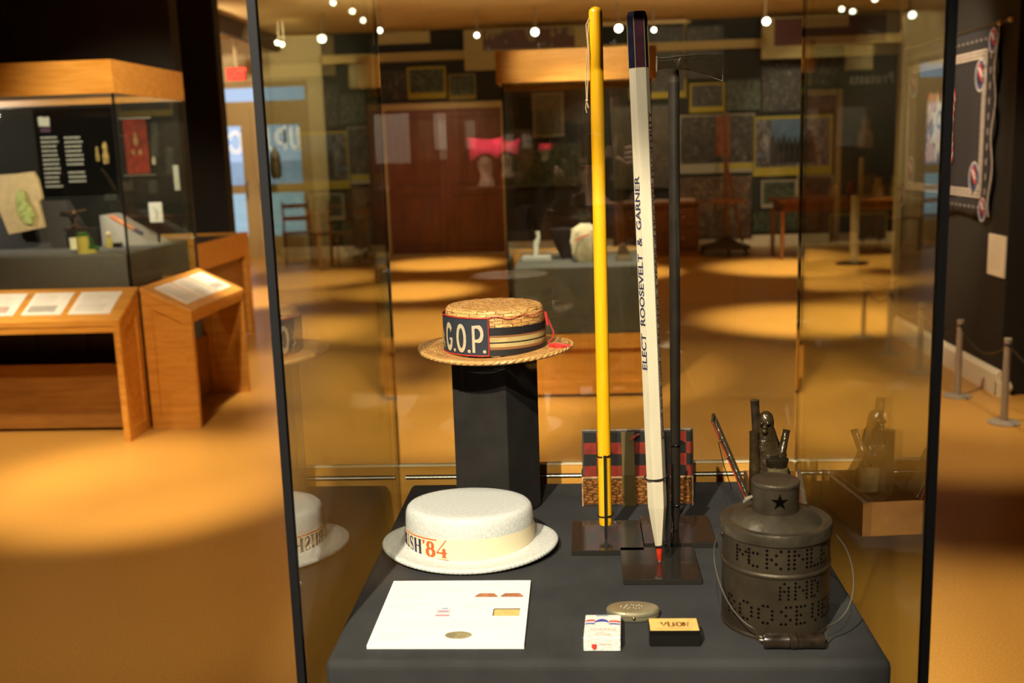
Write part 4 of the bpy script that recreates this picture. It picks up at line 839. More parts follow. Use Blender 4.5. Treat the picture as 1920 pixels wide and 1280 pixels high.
for k in (0, 1): m.tube([(SH[0] + (0.1495 + 0.0014 * math.cos(34 * a + k * PI)) * math.cos(a), SH[1] + (0.1495 + 0.0014 * math.cos(34 * a + k * PI)) * SY * math.sin(a), SH[2] + 0.0055 + 0.0035 * math.cos(2 * a + 0.6) + 0.0014 * math.sin(34 * a + k * PI)) for a in [2 * PI * i / 460 for i in range(460)]], 0.0030, 6, closed=True)
m.build('braided_edge', mat('straw_edge', (0.56, 0.30, 0.095), 0.4, var=0.3, vscale=150), t, smooth=True)
CR = 0.0985
prof = [(CR, CR * SY, 0.005), (CR * 1.0, CR * SY, 0.03), (CR * 0.99, CR * 0.99 * SY, 0.06), (CR * 0.975, CR * 0.975 * SY, 0.078), (CR * 0.96, CR * 0.96 * SY, 0.086), (CR * 0.92, CR * 0.92 * SY, 0.0905)] + [(CR * r, CR * r * SY, 0.0915 + 0.001 * (1 - r)) for r in (0.86, 0.74, 0.62, 0.5, 0.38, 0.26, 0.14, 0.05, 0.001)]
ellathe(M(), prof, SH, wob=lambda i, a: (1 + 0.003 * math.sin(30 * a + 2 * i), 0.0008 * math.sin(22 * a + i * 2.1))).build('crown', STRAW, t, smooth=True, angle=60)
def cy(th, z, dr=0.0015):      # th: angle from the front, positive to the left
    r = CR + dr; return (SH[0] - r * math.sin(th), SH[1] - r * SY * math.cos(th), SH[2] + z)
def wrapstrip(m, th0, th1, z0, z1, dr, n=40, zf=None):
    vs = []
    for i in range(n + 1):
        th = th0 + (th1 - th0) * i / n; a, b = (zf(i / n) if zf else (z0, z1)); vs += [cy(th, a, dr), cy(th, b, dr)]
    m.add(vs, [(2 * i + 2, 2 * i, 2 * i + 1, 2 * i + 3) for i in range(n)])
BLR = mat('ribbon_black', (0.012, 0.011, 0.012), 0.5); GLD = mat('ribbon_gold', (0.46, 0.34, 0.13), 0.6, var=0.15, vscale=60); BRN = mat('ribbon_brown', (0.24, 0.10, 0.035), 0.6)
for nm, z0, z1, mm, dr in (('black_stripe', 0.006, 0.018, BLR, .0012), ('brown_stripe', 0.018, 0.023, BRN, .0012), ('gold_stripe', 0.023, 0.030, GLD, .0012), ('black_pinstripe', 0.030, 0.0325, BLR, .0013),
                       ('gold_stripe', 0.0325, 0.041, GLD, .0012), ('brown_stripe', 0.041, 0.045, BRN, .0012), ('black_stripe', 0.045, 0.060, BLR, .0013)):
    m = M(); wrapstrip(m, math.radians(6), math.radians(-182), z0, z1, dr, 60); m.build(nm, mm, t, smooth=True)
NAVY = mat('felt_navy', (0.020, 0.024, 0.036), 0.8, bump=0.2, bscale=800); REDP = mat('piping_red', (0.40, 0.022, 0.014), 0.6); EMB = mat('embroidery', (0.52, 0.42, 0.27), 0.45, var=0.10, vscale=250)
tl, tr_ = math.radians(112), math.radians(2.5)
pt = M(); wrapstrip(pt, tl, tr_, 0.007, 0.078, 0.0026, 40); pt = pt.build('navy_patch', NAVY, t, smooth=True)
edge = [cy(tl + (tr_ - tl) * i / 30, 0.078, 0.003) for i in range(31)] + [cy(tr_, 0.078 - 0.071 * i / 8, 0.0032) for i in range(9)] + [cy(tr_ + (tl - tr_) * i / 30, 0.007, 0.003) for i in range(31)]
sub(M().tube(edge, 0.0013, 8), 'red_piping', REDP, pt, t, smooth=True)
m = M()
def gl(ang, w_, h_):
    s0 = math.radians(ang); return lambda x, y: cy(s0 - (x - 0.5) * w_ / CR, 0.013 + y * h_, 0.0042)
H_, W_ = 0.053, 0.0225
f1 = gl(54, W_, H_); sw = 0.19
ribbon(m, arc(0.5, 0.5, 0.40, 0.42, 35, 360, sw, 0.22 * 1.15, 24)[0:22] + [(0.9, 0.45, sw)], f1)
ribbon(m, [(0.55, 0.42, 0.10), (0.98, 0.42, 0.10)], f1)
f2 = gl(34.5, W_, H_); ribbon(m, arc(0.5, 0.5, 0.38, 0.44, 0, 360, 0.14, 0.26, 28), f2)
f3 = gl(14.5, W_, H_); ribbon(m, [(0.15, 0.0, 0.24), (0.15, 0.97, 0.24)], f3); ribbon(m, [(0.15, 0.92, 0.10), (0.5, 0.93, 0.12)] + arc(0.52, 0.68, 0.36, 0.25, 90, -90, 0.12, 0.26, 16) + [(0.15, 0.42, 0.10)], f3)
for a in (44.5, 24.6, 7.2):
    f4 = gl(a, 0.012, 0.012); ribbon(m, arc(0.5, 0.2, 0.12, 0.12, 0, 360, 0.3, 0.3, 14), f4)
f5 = gl(69, 0.016, 0.035)
for p in ([(0.2, 0.35, .15), (0.5, 1.1, .1)], [(0.3, 0.9, .1), (0.8, 0.7, .1)], [(0.1, 0.5, .15), (0.9, 0.3, .12)], [(0.5, 1.0, .1), (0.55, 0.2, .14), (0.9, 0.1, .1)]): ribbon(m, p, f5)
sub(m, 'gop_letters', EMB, pt, t, smooth=False)
# red cord and tassel
m = M()
top = [cy(tr_ + (math.radians(-76) - tr_) * i / 16, 0.078 + 0.003 * math.sin(i), 0.001) for i in range(17)]
m.tube(top, 0.0008, 6); c0 = Vector(cy(math.radians(-76), 0.078, 0.004))
m.tube([c0, c0 + Vector((0.008, -0.004, -0.02)), c0 + Vector((0.016, -0.006, -0.04)), c0 + Vector((0.014, -0.008, -0.05)), c0 + Vector((0.006, -0.01, -0.058)), c0 + Vector((0.008, -0.012, -0.068))], 0.0016, 8)
m.tube([c0 + Vector((0.001, -0.005, 0)), c0 + Vector((0.005, -0.008, -0.025))], 0.003, 8)
m.build('red_cord', REDP, t, smooth=True)
m = M(); rnd = random.Random(6); b0 = c0 + Vector((0.008, -0.012, -0.068))
for i in range(46):
    a = rnd.uniform(-0.9, 0.5); l = rnd.uniform(0.012, 0.042); e = b0 + Vector((math.cos(a) * l, math.sin(a) * l * 0.7, 0.001 + rnd.random() * 0.004))
    mid = (b0 + e) / 2 + Vector((rnd.uniform(-.004, .004), rnd.uniform(-.004, .004), rnd.uniform(0.0, 0.007))); m.tube([b0, mid, e, e + Vector((rnd.uniform(-.003, .003), rnd.uniform(-.003, .003), 0.001))], 0.0009, 5)
m.build('red_tassel', mat('tassel_red', (0.72, 0.03, 0.02), 0.6), t, smooth=True)

# white campaign boater
WH = (-0.212, 1.833, DK + 0.0015)
WHITE = weave('white_weave', (0.86, 0.84, 0.80), (0.83, 0.81, 0.77), (0.80, 0.78, 0.73), 170, 0.0040, 0.35, 0.55, 0.04)
t = T('white_boater', 'white foam boater hat with a cream band lying on the dark plinth', 'hat', WH)
sag = lambda a: -0.0 + 0.0045 * (1 + math.cos(2 * a)) 
def wbrim(i, a):
    k = 1 + (0.013 * abs(math.sin(58 * a)) if i in (1, 2, 3, 4) else 0); return k, sag(a) * (1 if i < 9 else 0.4)
prof = [(0.122, 0.097, 0.002), (0.159, 0.129, 0.0005), (0.162, 0.132, 0.003), (0.162, 0.132, 0.007), (0.159, 0.129, 0.0095), (0.152, 0.122, 0.009), (0.14, 0.112, 0.008), (0.128, 0.102, 0.009), (0.1205, 0.0965, 0.012)]
ellathe(M(), prof, WH, 360, wbrim).build('brim', WHITE, t, smooth=True, angle=70)
RX, RY = 0.1195, 0.0955
prof = [(RX, RY, 0.006), (RX, RY, 0.03), (RX * 0.995, RY * 0.995, 0.06), (RX * 0.985, RY * 0.985, 0.074), (RX * 0.965, RY * 0.96, 0.082), (RX * 0.93, RY * 0.92, 0.0865)] + [(RX * r, RY * r, 0.0880 + 0.0012 * (1 - r)) for r in (0.85, 0.7, 0.55, 0.4, 0.25, 0.1, 0.001)]
ellathe(M(), prof, WH, 120).build('crown', WHITE, t, smooth=True, angle=70)
# arclength table round the crown, from the front to the left
TAB = [(0, 0)]
for i in range(1, 400):
    p = PI * i / 399; q = PI * (i - 1) / 399
    TAB.append((TAB[-1][0] + math.dist((RX * math.sin(p), RY * math.cos(p)), (RX * math.sin(q), RY * math.cos(q))), p))
def phi(s):
    sg = 1 if s >= 0 else -1; s = abs(s)
    for i in range(1, len(TAB)):
        if TAB[i][0] >= s: a, b = TAB[i - 1], TAB[i]; return sg * (a[1] + (b[1] - a[1]) * (s - a[0]) / (b[0] - a[0]))
    return sg * PI
def wc(s, z, dr=0.0012): p = phi(s); return (WH[0] - (RX + dr) * math.sin(p), WH[1] - (RY + dr) * math.cos(p), WH[2] + z)
m = M(); prof = [(RX + 0.0008, RY + 0.0008, 0.011), (RX + 0.0011, RY + 0.0011, 0.030), (RX + 0.0009, RY + 0.0009, 0.052)]
bandz = lambda i, a: (1, 0.002 * math.cos(a - 0.6))
bnd = ellathe(m, prof, WH, 120, bandz).build('cream_band', mat('band_cream', (0.84, 0.70, 0.46), 0.55), t, smooth=True)
NVY = mat('print_navy', (0.018, 0.02, 0.09), 0.55); ORR = mat('print_orange_red', (0.72, 0.10, 0.02), 0.55)
s_end = 0.030; LH = 0.0275; z_b = 0.0165
def put(m, strokes, x0, wd):      # x0: distance left of the text's right end of the glyph's left side
    for p in strokes: ribbon(m, [(x * wd, y * LH, w_ * LH) for x, y, w_ in p], lambda a, b: wc(s_end + x0 - a, z_b + b, 0.0018))
TK, TN = 0.20, 0.07
def seg(p, q, w_, n=4): return [(p[0] + (q[0] - p[0]) * i / n, p[1] + (q[1] - p[1]) * i / n, w_) for i in range(n + 1)]
G = {
 'U': [seg((0.2, 1), (0.2, 0.3), TK) + arc(0.5, 0.28, 0.3, 0.25, 180, 360, TN, TK, 10) , seg((0.8, 0.3), (0.8, 1), TN), seg((0.02, 0.98), (0.4, 0.98), 0.05), seg((0.62, 0.98), (0.98, 0.98), 0.05)],
 'S': [arc(0.5, 0.74, 0.30, 0.23, 20, 180, TN, TN * 1.6, 10) + [(0.3, 0.6, 0.16), (0.5, 0.5, 0.24), (0.7, 0.4, 0.16)] + arc(0.5, 0.26, 0.30, 0.23, 0, -160, TN * 1.6, TN, 10), seg((0.8, 0.72), (0.8, 0.98), 0.04), seg((0.2, 0.28), (0.2, 0.02), 0.04)],
 'H': [seg((0.2, 0), (0.2, 1), TK), seg((0.8, 0), (0.8, 1), TK), seg((0.2, 0.52), (0.8, 0.52), TN)] + [seg((a - 0.2, b), (a + 0.2, b), 0.05) for a in (0.2, 0.8) for b in (0.02, 0.98)],
 'B': [seg((0.25, 0), (0.25, 1), TK), [(0.25, 0.97, TN), (0.5, 0.97, TN)] + arc(0.5, 0.75, 0.28, 0.22, 80, -80, TN, TK, 8) + [(0.25, 0.53, TN)], [(0.5, 0.53, TN)] + arc(0.5, 0.28, 0.34, 0.25, 80, -80, TN, TK, 8) + [(0.25, 0.03, TN)]],
 'R': [seg((0.25, 0), (0.25, 1), TK), [(0.25, 0.97, TN), (0.5, 0.97, TN)] + arc(0.5, 0.73, 0.28, 0.24, 80, -80, TN, TK, 8) + [(0.25, 0.49, TN)], seg((0.5, 0.49), (0.9, 0.02), TK)],
 'E': [seg((0.25, 0), (0.25, 1), TK)] + [seg((0.25, b), (0.85, b), TN) for b in (0.03, 0.52, 0.97)],
 'A': [seg((0.1, 0), (0.5, 1), TN), seg((0.5, 1), (0.85, 0), TK), seg((0.25, 0.35), (0.75, 0.35), TN)],
 'G': [arc(0.5, 0.5, 0.35, 0.47, 40, 330, TN, TK, 20), seg((0.82, 0.02), (0.82, 0.45), TK)],
 'N': [seg((0.15, 0), (0.15, 1), TN), seg((0.15, 1), (0.85, 0), TK), seg((0.85, 0), (0.85, 1), TN)], '-': [seg((0.2, 0.45), (0.8, 0.45), 0.10)],
 '8': [arc(0.5, 0.74, 0.26, 0.23, 0, 360, 0.08, 0.22, 24), arc(0.5, 0.27, 0.34, 0.26, 0, 360, 0.08, 0.26, 24)],
 '4': [seg((0.72, 0.02), (0.72, 0.62), 0.22), seg((0.06, 0.32), (0.98, 0.32), 0.11), seg((0.08, 0.33), (0.95, 1.22), 0.06), seg((0.5, 0.03), (0.94, 0.03), 0.06)],
 "'": [[(0.5, 1.02, 0.20), (0.55, 0.92, 0.18), (0.45, 0.75, 0.05)]]}
mn, mo = M(), M(); x = 0.0
for ch, wd in reversed([('R', .0165), ('E', .0145), ('A', .017), ('G', .017), ('A', .017), ('N', .018), ('-', .010), ('B', .0165), ('U', .018), ('S', .0145), ('H', .0195), ("'", .008), ('8', .0205), ('4', .0215)]):
    x += wd * 1.06; big = ch in "84'"
    put(mo if big else mn, G[ch], x, wd)
sub(mn, 'navy_letters', NVY, bnd, t)
for a, z in ((0.0, 0.0118), (0.022, 0.0475)):
    n = 60; vs = []
    for i in range(n + 1): s_ = s_end - 0.001 + a + (x + 0.002 - a) * i / n; vs += [wc(s_, z, 0.0018), wc(s_, z + 0.0018, 0.0018)]
    mo.add(vs, [(2 * i, 2 * i + 1, 2 * i + 3, 2 * i + 2) for i in range(n)])
sub(mo, 'orange_numerals_and_rules', ORR, bnd, t)

# information card
t = T('information_card', 'white information card with small pictures lying in front of the white hat', 'card', (-0.21, 1.552, DK))
M().box(-0.3285, -0.0925, 1.434, 1.671, DK, DK + 0.0055).build('board', PAPER, t)
cp = DK + 0.0058
def cu(u, v): return (-0.3285 + 0.236 * u, 1.671 - 0.237 * v)     # u across, v from the back edge to the front
m = M(); rnd = random.Random(12)
for (u0, v0, u1, n, dv) in ((0.05, 0.055, 0.93, 2, 0.04), (0.05, 0.155, 0.62, 2, 0.033), (0.05, 0.235, 0.27, 3, 0.028), (0.05, 0.40, 0.42, 1, 0.04), (0.05, 0.435, 0.25, 2, 0.03), (0.52, 0.39, 0.95, 1, 0.04), (0.52, 0.42, 0.72, 2, 0.03),
                           (0.05, 0.66, 0.92, 3, 0.04), (0.05, 0.83, 0.45, 1, 0.03), (0.05, 0.86, 0.28, 3, 0.03)):
    for i in range(n):
        x0, y0 = cu(u0, v0 + i * dv); x1, _ = cu(u1 - 0.06 * rnd.random(), 0); x = x0
        while x < x1: l = 0.003 + 0.008 * rnd.random(); m.box(x, min(x + l, x1), y0 - 0.0024, y0, cp - 0.0003, cp); x += l + 0.0018
m.build('text_lines', mat('faint_ink', (0.66, 0.64, 0.61), 0.7), t)
for u in (0.70, 0.88):
    x, y = cu(u, 0.25); im = M()
    im.prism([(-0.018, -0.008), (0.018, -0.008), (0.019, -0.005), (0.012, 0.006), (-0.012, 0.006), (-0.019, -0.005)], lambda a, b, q: (x + a, y + b, q), cp, cp + 0.0003); im.build('tray_picture', mat('pic_redbrown', (0.45, 0.16, 0.07), 0.5, var=0.3, vscale=90), t)
    im = M(); rnd = random.Random(int(u * 100))
    for k in range(9): a, b = x + rnd.uniform(-.012, .012), y + 0.012 + rnd.uniform(-.003, .006); im.box(a, a + 0.002, b, b + 0.0015, cp, cp + 0.0003)
    im.build('tray_picture', INK, t)
x, y = cu(0.43, 0.52); im = M(); im.box(x - 0.011, x + 0.011, y - 0.018, y + 0.014, cp, cp + 0.0002); im.build('pack_picture', mat('pic_white', (0.8, 0.74, 0.76), 0.5), t)
im = M()
for k in range(2): im.box(x - 0.011, x + 0.011, y + 0.004 - k * 0.006, y + 0.006 - k * 0.006, cp, cp + 0.0004)
im.box(x - 0.011, x + 0.011, y - 0.016, y - 0.010, cp, cp + 0.0004); im.build('pack_picture', mat('pic_pink', (0.75, 0.30, 0.35), 0.5), t)
im = M(); im.box(x - 0.004, x + 0.006, y + 0.011, y + 0.013, cp, cp + 0.0005); im.box(x - 0.008, x + 0.008, y + 0.0005, y + 0.002, cp, cp + 0.0005); im.build('pack_picture', mat('pic_blue', (0.12, 0.14, 0.4), 0.5), t)
x, y = cu(0.86, 0.53); im = M().box(x - 0.0205, x + 0.0205, y - 0.012, y + 0.012, cp, cp + 0.0002); im.build('box_picture', mat('pic_tan', (0.80, 0.48, 0.16), 0.5, var=0.2, vscale=120), t)
im = M().box(x - 0.021, x + 0.021, y + 0.011, y + 0.0135, cp, cp + 0.0004); im.box(x - 0.0218, x - 0.0202, y - 0.012, y + 0.0115, cp, cp + 0.0004); im.build('box_picture', BLACK, t)
x, y = cu(0.57, 0.86); ellathe(M(), [(0.0205, 0.012, 0.0), (0.0205, 0.012, 0.0003), (0.001, 0.001, 0.0004)], (x, y, cp), 40).build('oval_picture', mat('pic_silver', (0.30, 0.24, 0.12), 0.5, var=0.5, vscale=60), t)

# cigarette packet
o0 = Vector((-0.0045, 1.4262, DK)); ca, sa_ = math.cos(0.03), math.sin(0.03)
def pk(x, y, z): x, y = x * 0.0545, y * 0.085; return (o0.x + x * ca + y * sa_ * 1.6, o0.y - x * sa_ * 0 + y * ca, DK + z)
t = T('cigarette_packet', 'small white cigarette packet with red and blue waves, lying flat', 'packet', tuple(o0))
m = M(); hz = 0.0215
m.prism([(0, 0), (1, 0), (1, 1), (0, 1)], lambda u, v, q: pk(u, v, q - (0.004 * v)if q > 0.01 else q), 0, hz)
m.build('packet', mat('packet_white', (0.82, 0.77, 0.72), 0.5, bump=0.3, bscale=120), t, bevel=0.0014, seg=3)
def pt_(x, y): return pk(x, y, hz + 0.0004 - 0.004 * y)
RW = mat('packet_red', (0.70, 0.05, 0.03), 0.5); BW = mat('packet_blue', (0.06, 0.06, 0.38), 0.5)
def strip(m, x0, x1, f, h, n=12):
    vs = []
    for i in range(n + 1): x = x0 + (x1 - x0) * i / n; vs += [pt_(x, f(x)), pt_(x, f(x) + h)]
    m.add(vs, [(2 * i, 2 * i + 2, 2 * i + 3, 2 * i + 1) for i in range(n)])
m = M(); strip(m, 0.02, 0.28, lambda x: 0.66 + 0.05 * math.sin(x * 9), 0.065); strip(m, 0.68, 0.98, lambda x: 0.64 + 0.03 * math.sin((x - 0.6) * 9), 0.065)
vs, fs = textpts('DUKAKIS', 1.0, 1.05); W0 = max(p[0] for p in vs)
m2 = M().add([pt_(0.17 + 0.7 * x / W0, 0.30 + 0.14 * y) for x, y, z in vs], fs)
vs, fs = textpts('CAKIS', 1.0, 1.0); 
vs, fs = textpts('DUKAKIS', 1.0, 1.05)
ff = lambda x, y: pk(x, -0.012, y)
m2.add([ff(0.42 + 0.32 * x / W0, 0.0105 + 0.0035 * y) for x, y, z in vs], fs)
for k, (a, b) in enumerate(((0.35, 0.55), (0.28, 0.75))): m2.add([pt_(a, 0.20 - k * 0.07), pt_(b, 0.20 - k * 0.07), pt_(b, 0.215 - k * 0.07), pt_(a, 0.215 - k * 0.07)], [(0, 1, 2, 3)])
m2.build('brown_lettering', mat('packet_tan', (0.75, 0.38, 0.28), 0.6), t)
m.add([ff(0.22, 0.012), ff(0.22, 0.006), ff(0.29, 0.0025), ff(0.36, 0.006), ff(0.36, 0.012)], [(0, 1, 2, 3, 4)]); m.build('red_print', RW, t)
m = M(); strip(m, 0.02, 0.28, lambda x: 0.54 + 0.04 * math.sin(x * 9), 0.05); strip(m, 0.68, 0.98, lambda x: 0.54 + 0.02 * math.sin((x - 0.6) * 9), 0.05)
ar = [pt_(0.47 + 0.21 * math.cos(a), 0.60 + 0.20 * math.sin(a)) for a in [PI * i / 12 for i in range(13)]] + [pt_(0.47 + 0.21 * math.cos(a), 0.60 + 0.08 * math.sin(a)) for a in [PI - PI * i / 12 for i in range(13)]]
m.add(ar, [tuple(range(26))]); m.build('blue_print', BW, t)
m = M(); strip(m, 0.30, 0.64, lambda x: 0.93, 0.055, 4); m.build('tax_stamp', mat('stamp_grey', (0.28, 0.33, 0.38), 0.6), t)

# oval silver tin
OC = (0.074, 1.5435, DK); TIN = mat('tin_silver', (0.50, 0.43, 0.28), 0.36, 0.75, var=0.12, vscale=50)
t = T('oval_tin', 'oval silver snuff tin with a ball catch behind the packet', 'tin', OC)
ellathe(M(), [(0.038, 0.021, 0), (0.0405, 0.0235, 0.001), (0.0415, 0.0245, 0.0045), (0.0412, 0.0242, 0.0072), (0.03, 0.015, 0.0072)], OC, 72).build('body', TIN, t, smooth=True)
ellathe(M(), [(0.0412, 0.0242, 0.0078), (0.042, 0.025, 0.009), (0.0415, 0.0245, 0.0125), (0.0392, 0.0222, 0.0148), (0.036, 0.020, 0.0152), (0.02, 0.011, 0.0158), (0.0005, 0.0005, 0.0160)], OC, 72).build('lid', TIN, t, smooth=True)
M().ball((OC[0], OC[1] - 0.0262, DK + 0.0085), 0.0026).build('catch', mat('catch_brass', (0.6, 0.4, 0.15), 0.25, 1.0), t, smooth=True)
m = M()
for (r, n) in ((0.010, 10), (0.017, 16)):
    for i in range(n):
        if (i * 7) % 3 == 0: continue
        a = 2 * PI * i / n; m.ball((OC[0] - 0.002 + r * math.cos(a), OC[1] + r * 0.45 * math.sin(a), DK + 0.0157), 0.0011, 8)
m.build('engraving', mat('tin_bright', (0.75, 0.68, 0.5), 0.3, 0.8), t, smooth=True)
# black soap box with tan label
t = T('black_box', 'small glossy black box with a tan paper label on its lid', 'box', (0.130, 1.461, DK))
M().box(0.0925, 0.168, 1.4405, 1.4835, DK, DK + 0.0245).build('body', mat('gloss_black', (0.008, 0.007, 0.006), 0.12, coat=0.5), t, bevel=0.0022, seg=3)
M().box(0.0945, 0.166, 1.4425, 1.4820, DK + 0.0245, DK + 0.0250).build('label', mat('label_tan', (0.85, 0.50, 0.15), 0.5, var=0.15, vscale=60), t)
m = M(); fz = lambda x, y: (0.130 + x * 0.03, 1.462 + y * 0.022, DK + 0.0253)
for p in ([(-0.6, 0.3, .12), (-0.5, -0.3, .12), (-0.35, 0.3, .12)], [(-0.25, 0.35, .12), (-0.25, -0.3, .12), (-0.05, -0.3, .1)], [(0.0, 0.3, .08), (0.0, -0.3, .14)], arc(0.28, 0, 0.13, 0.3, 0, 360, .10), [(0.5, 0.3, .12), (0.5, -0.3, .12)], [(0.5, 0.3, .08), (0.7, -0.3, .14), (0.72, 0.3, .08)]): ribbon(m, p, fz)
for k in range(14): ribbon(m, [(-0.85 + k * 0.125, -0.62, .05), (-0.79 + k * 0.125, -0.62, .05)], fz)
m.build('worn_lettering', mat('ink_brown', (0.22, 0.09, 0.02), 0.6), t)

# ------------------------------------------------------------------ stands
BASEM = mat('base_black', (0.020, 0.017, 0.014), 0.16, coat=0.3)
def ring(m, c, r, tilt=0.0, a0=0, a1=360, w_=0.0012):
    m.tube([(c[0] + r * math.cos(a), c[1] + r * math.sin(a), c[2] + tilt * math.cos(a)) for a in [math.radians(a0 + (a1 - a0) * i / 30) for i in range(31)]], w_, 8)
def stand(label, x0, x1, y0, y1, px, py, ptop, rings, thick=0.0025, back=False):
    t = T('display_stand', label, 'stand', ((x0 + x1) / 2, (y0 + y1) / 2, DK), 'black stands for the canes')
    M().box(x0, x1, y0, y1, DK, DK + 0.0095).build('base_plate', BASEM, t, bevel=0.0008)
    m = M(); m.box(px - thick, px + thick, py - 0.002, py + 0.002, DK + 0.009, ptop); m.build('post', BLACK, t)
    for (c, r, a0, a1) in rings:
        m = M(); ring(m, c, r, 0.002, a0, a1); m.tube([(px, py, c[2]), (c[0] + r * math.cos(math.radians(a0)), c[1] + r * math.sin(math.radians(a0)), c[2])], 0.0012, 6); m.build('wire_ring', BLACK, t, smooth=True)
    return t
stand('black stand holding the yellow cane, leftmost of the three', -0.0235, 0.108, 1.792, 1.947, 0.0405, 1.8515, 0.990, [((0.0405, 1.868, 0.987), 0.0145, -100, 250), ((0.0412, 1.868, 0.871), 0.0145, -85, 265)])
stand('black stand holding the giant pencil, nearest the front', 0.064, 0.196, 1.662, 1.806, 0.1475, 1.757, 1.055, [((0.1257, 1.74, 0.985), 0.0195, 35, -300), ((0.1305, 1.74, 0.862), 0.0110, 45, -315)], 0.004)
stand('black stand holding the dark cane, rearmost of the three', 0.110, 0.242, 1.825, 1.969, 0.1555, 1.905, 1.02, [((0.1738, 1.895, 0.999), 0.0145, 170, 530), ((0.1745, 1.895, 0.882), 0.0145, 170, 530)])
# ------------------------------------------------------------------ yellow cane
YC = Vector((0.0403, 1.868, 0)); yb, yt = 0.852, 1.785
def ypt(z): k = (z - yb) / (yt - yb); return (0.0403 - 0.0030 * k, 1.868, z)
t = T('yellow_cane', 'tall bright yellow wooden cane with a string loop at the top', 'cane', (0.0403, 1.868, yb))
m = M(); zs = [yb, yb + 0.001] + [yb + 0.01 + (yt - 0.02 - yb) * i / 12 for i in range(13)] + [yt - 0.006, yt - 0.002, yt]
rs = [0.0118, 0.0122] + [0.0123 - 0.0005 * i / 12 for i in range(13)] + [0.0110, 0.0075, 0.002]
m.tube([ypt(z) for z in zs], rs, 28)
m.build('shaft', mat('cane_yellow', (0.88, 0.43, 0.006), 0.33, var=0.07, vscale=25, stretch=(6, 6, 0.6), bump=0.05, bscale=80), t, smooth=True)
m = M(); a = Vector(ypt(1.765)) + Vector((-0.012, -0.004, 0))
m.tube([a, a + Vector((-0.002, -0.002, -0.03)), a + Vector((0.0, -0.004, -0.06)), a + Vector((-0.003, -0.003, -0.10)), a + Vector((-0.005, -0.002, -0.135))], 0.0009, 6)
m.tube([a + Vector((0.001, -0.002, 0)), a + Vector((-0.0045, 0, -0.01)), a + Vector((-0.002, -0.003, -0.05)), a + Vector((-0.007, -0.002, -0.10)), a + Vector((-0.006, -0.002, -0.135)), a + Vector((-0.008, -0.002, -0.15)), a + Vector((-0.006, -0.002, -0.158))], 0.0009, 6)
m.tube([a + Vector((-0.0055, -0.002, -0.14)), a + Vector((-0.003, -0.002, -0.15))], 0.0012, 6); m.ball(a + Vector((-0.0058, -0.002, -0.137)), 0.0024)
m.build('string_loop', mat('string', (0.65, 0.48, 0.28), 0.8), t, smooth=True)

# ------------------------------------------------------------------ giant pencil
PB, PTp = Vector((0.1311, 1.74, 0.8315)), Vector((0.1003, 1.74, 1.7585)); AX = (PTp - PB).normalized(); S_ = 0.0168; AL = math.radians(-7.2)
ex = Vector((1, 0, 0)); ex = (ex - AX * ex.dot(AX)).normalized(); ey = AX.cross(ex).normalized()   # ey points to the back
def hexp(k, d, R): # corner k
    a = -PI / 2 - AL + PI / 6 + k * PI / 3; return PB + AX * d + ex * (R * math.cos(a)) + ey * (R * math.sin(a))
LEN = (PTp - PB).length
t = T('giant_pencil', 'giant cream six-sided pencil with navy top and red tip, standing point down', 'pencil', tuple(PB))
secs = [(0.0, 0.0036, 0), (0.0015, 0.0046, 0), (0.0255, 0.0066, 0), (0.0255, 0.0066, 1), (0.0300, 0.0072, 1), (0.100, 0.0165, 1), (0.115, S_, 1), (LEN - 0.0875, S_ * 0.985, 1), (LEN - 0.0875, S_ * 0.985, 2), (LEN - 0.006, S_ * 0.97, 2), (LEN, S_ * 0.88, 2)]
mats3 = [mat('tip_red', (0.62, 0.035, 0.01), 0.4, var=0.2, vscale=120), mat('pencil_cream', (0.64, 0.54, 0.39), 0.42, var=0.05, vscale=40, stretch=(3, 3, 0.4)), None]
def hexpart(rng, name, mm):
    q = M(); n = 6; vs = []; fs = []
    for (d, R, _) in rng: vs += [tuple(hexp(k, d, R)) for k in range(n)]
    for i in range(len(rng) - 1):
        for k in range(n): fs.append((i * n + k, i * n + (k + 1) % n, (i + 1) * n + (k + 1) % n, (i + 1) * n + k))
    fs += [tuple(range(n - 1, -1, -1)), tuple(range((len(rng) - 1) * n, len(rng) * n))]
    q.add(vs, fs)
    if isinstance(mm, list): q.mi = [(i % 2) for i in range(len(q.mi))]
    return q.build(name, mm, t, bevel=0.0006)
hexpart(secs[3:8], 'shaft', mats3[1])
M().tube([PB, PB + AX * 0.002, PB + AX * 0.0255], [0.0030, 0.0042, 0.0062], 20).build('red_tip', mats3[0], t, smooth=True)
M().tube([PB + AX * 0.0005, PB - AX * 0.001], [0.0031, 0.0026], 16).build('bare_point', mat('bare_wood', (0.8, 0.6, 0.4), 0.6), t)
m = M()
NV2 = mat('pencil_navy', (0.012, 0.011, 0.028), 0.28, var=0.4, vscale=60); MR2 = mat('pencil_maroon', (0.05, 0.010, 0.022), 0.28, var=0.3, vscale=60)
q = M(); rng = [(LEN - 0.0875, S_ * 0.99), (LEN - 0.007, S_ * 0.975), (LEN, S_ * 0.86)]; vs = []; fs = []
for d, R in rng: vs += [tuple(hexp(k, d, R)) for k in range(6)]
for i in range(2):
    for k in range(6): fs.append((i * 6 + k, i * 6 + (k + 1) % 6, (i + 1) * 6 + (k + 1) % 6, (i + 1) * 6 + k))
fs.append(tuple(range(12, 18))); q.add(vs, fs); q.mi = [(0, 1)[k % 2] if i == 0 else 0 for i in range(2) for k in range(6)] + [0]
capo = q.build('navy_cap', [NV2, MR2], t, bevel=0.0008)
q = M()
for k in range(6): q.tube([hexp(k, LEN - 0.087, S_ * 0.992), hexp(k, LEN - 0.008, S_ * 0.977)], 0.00035, 6)
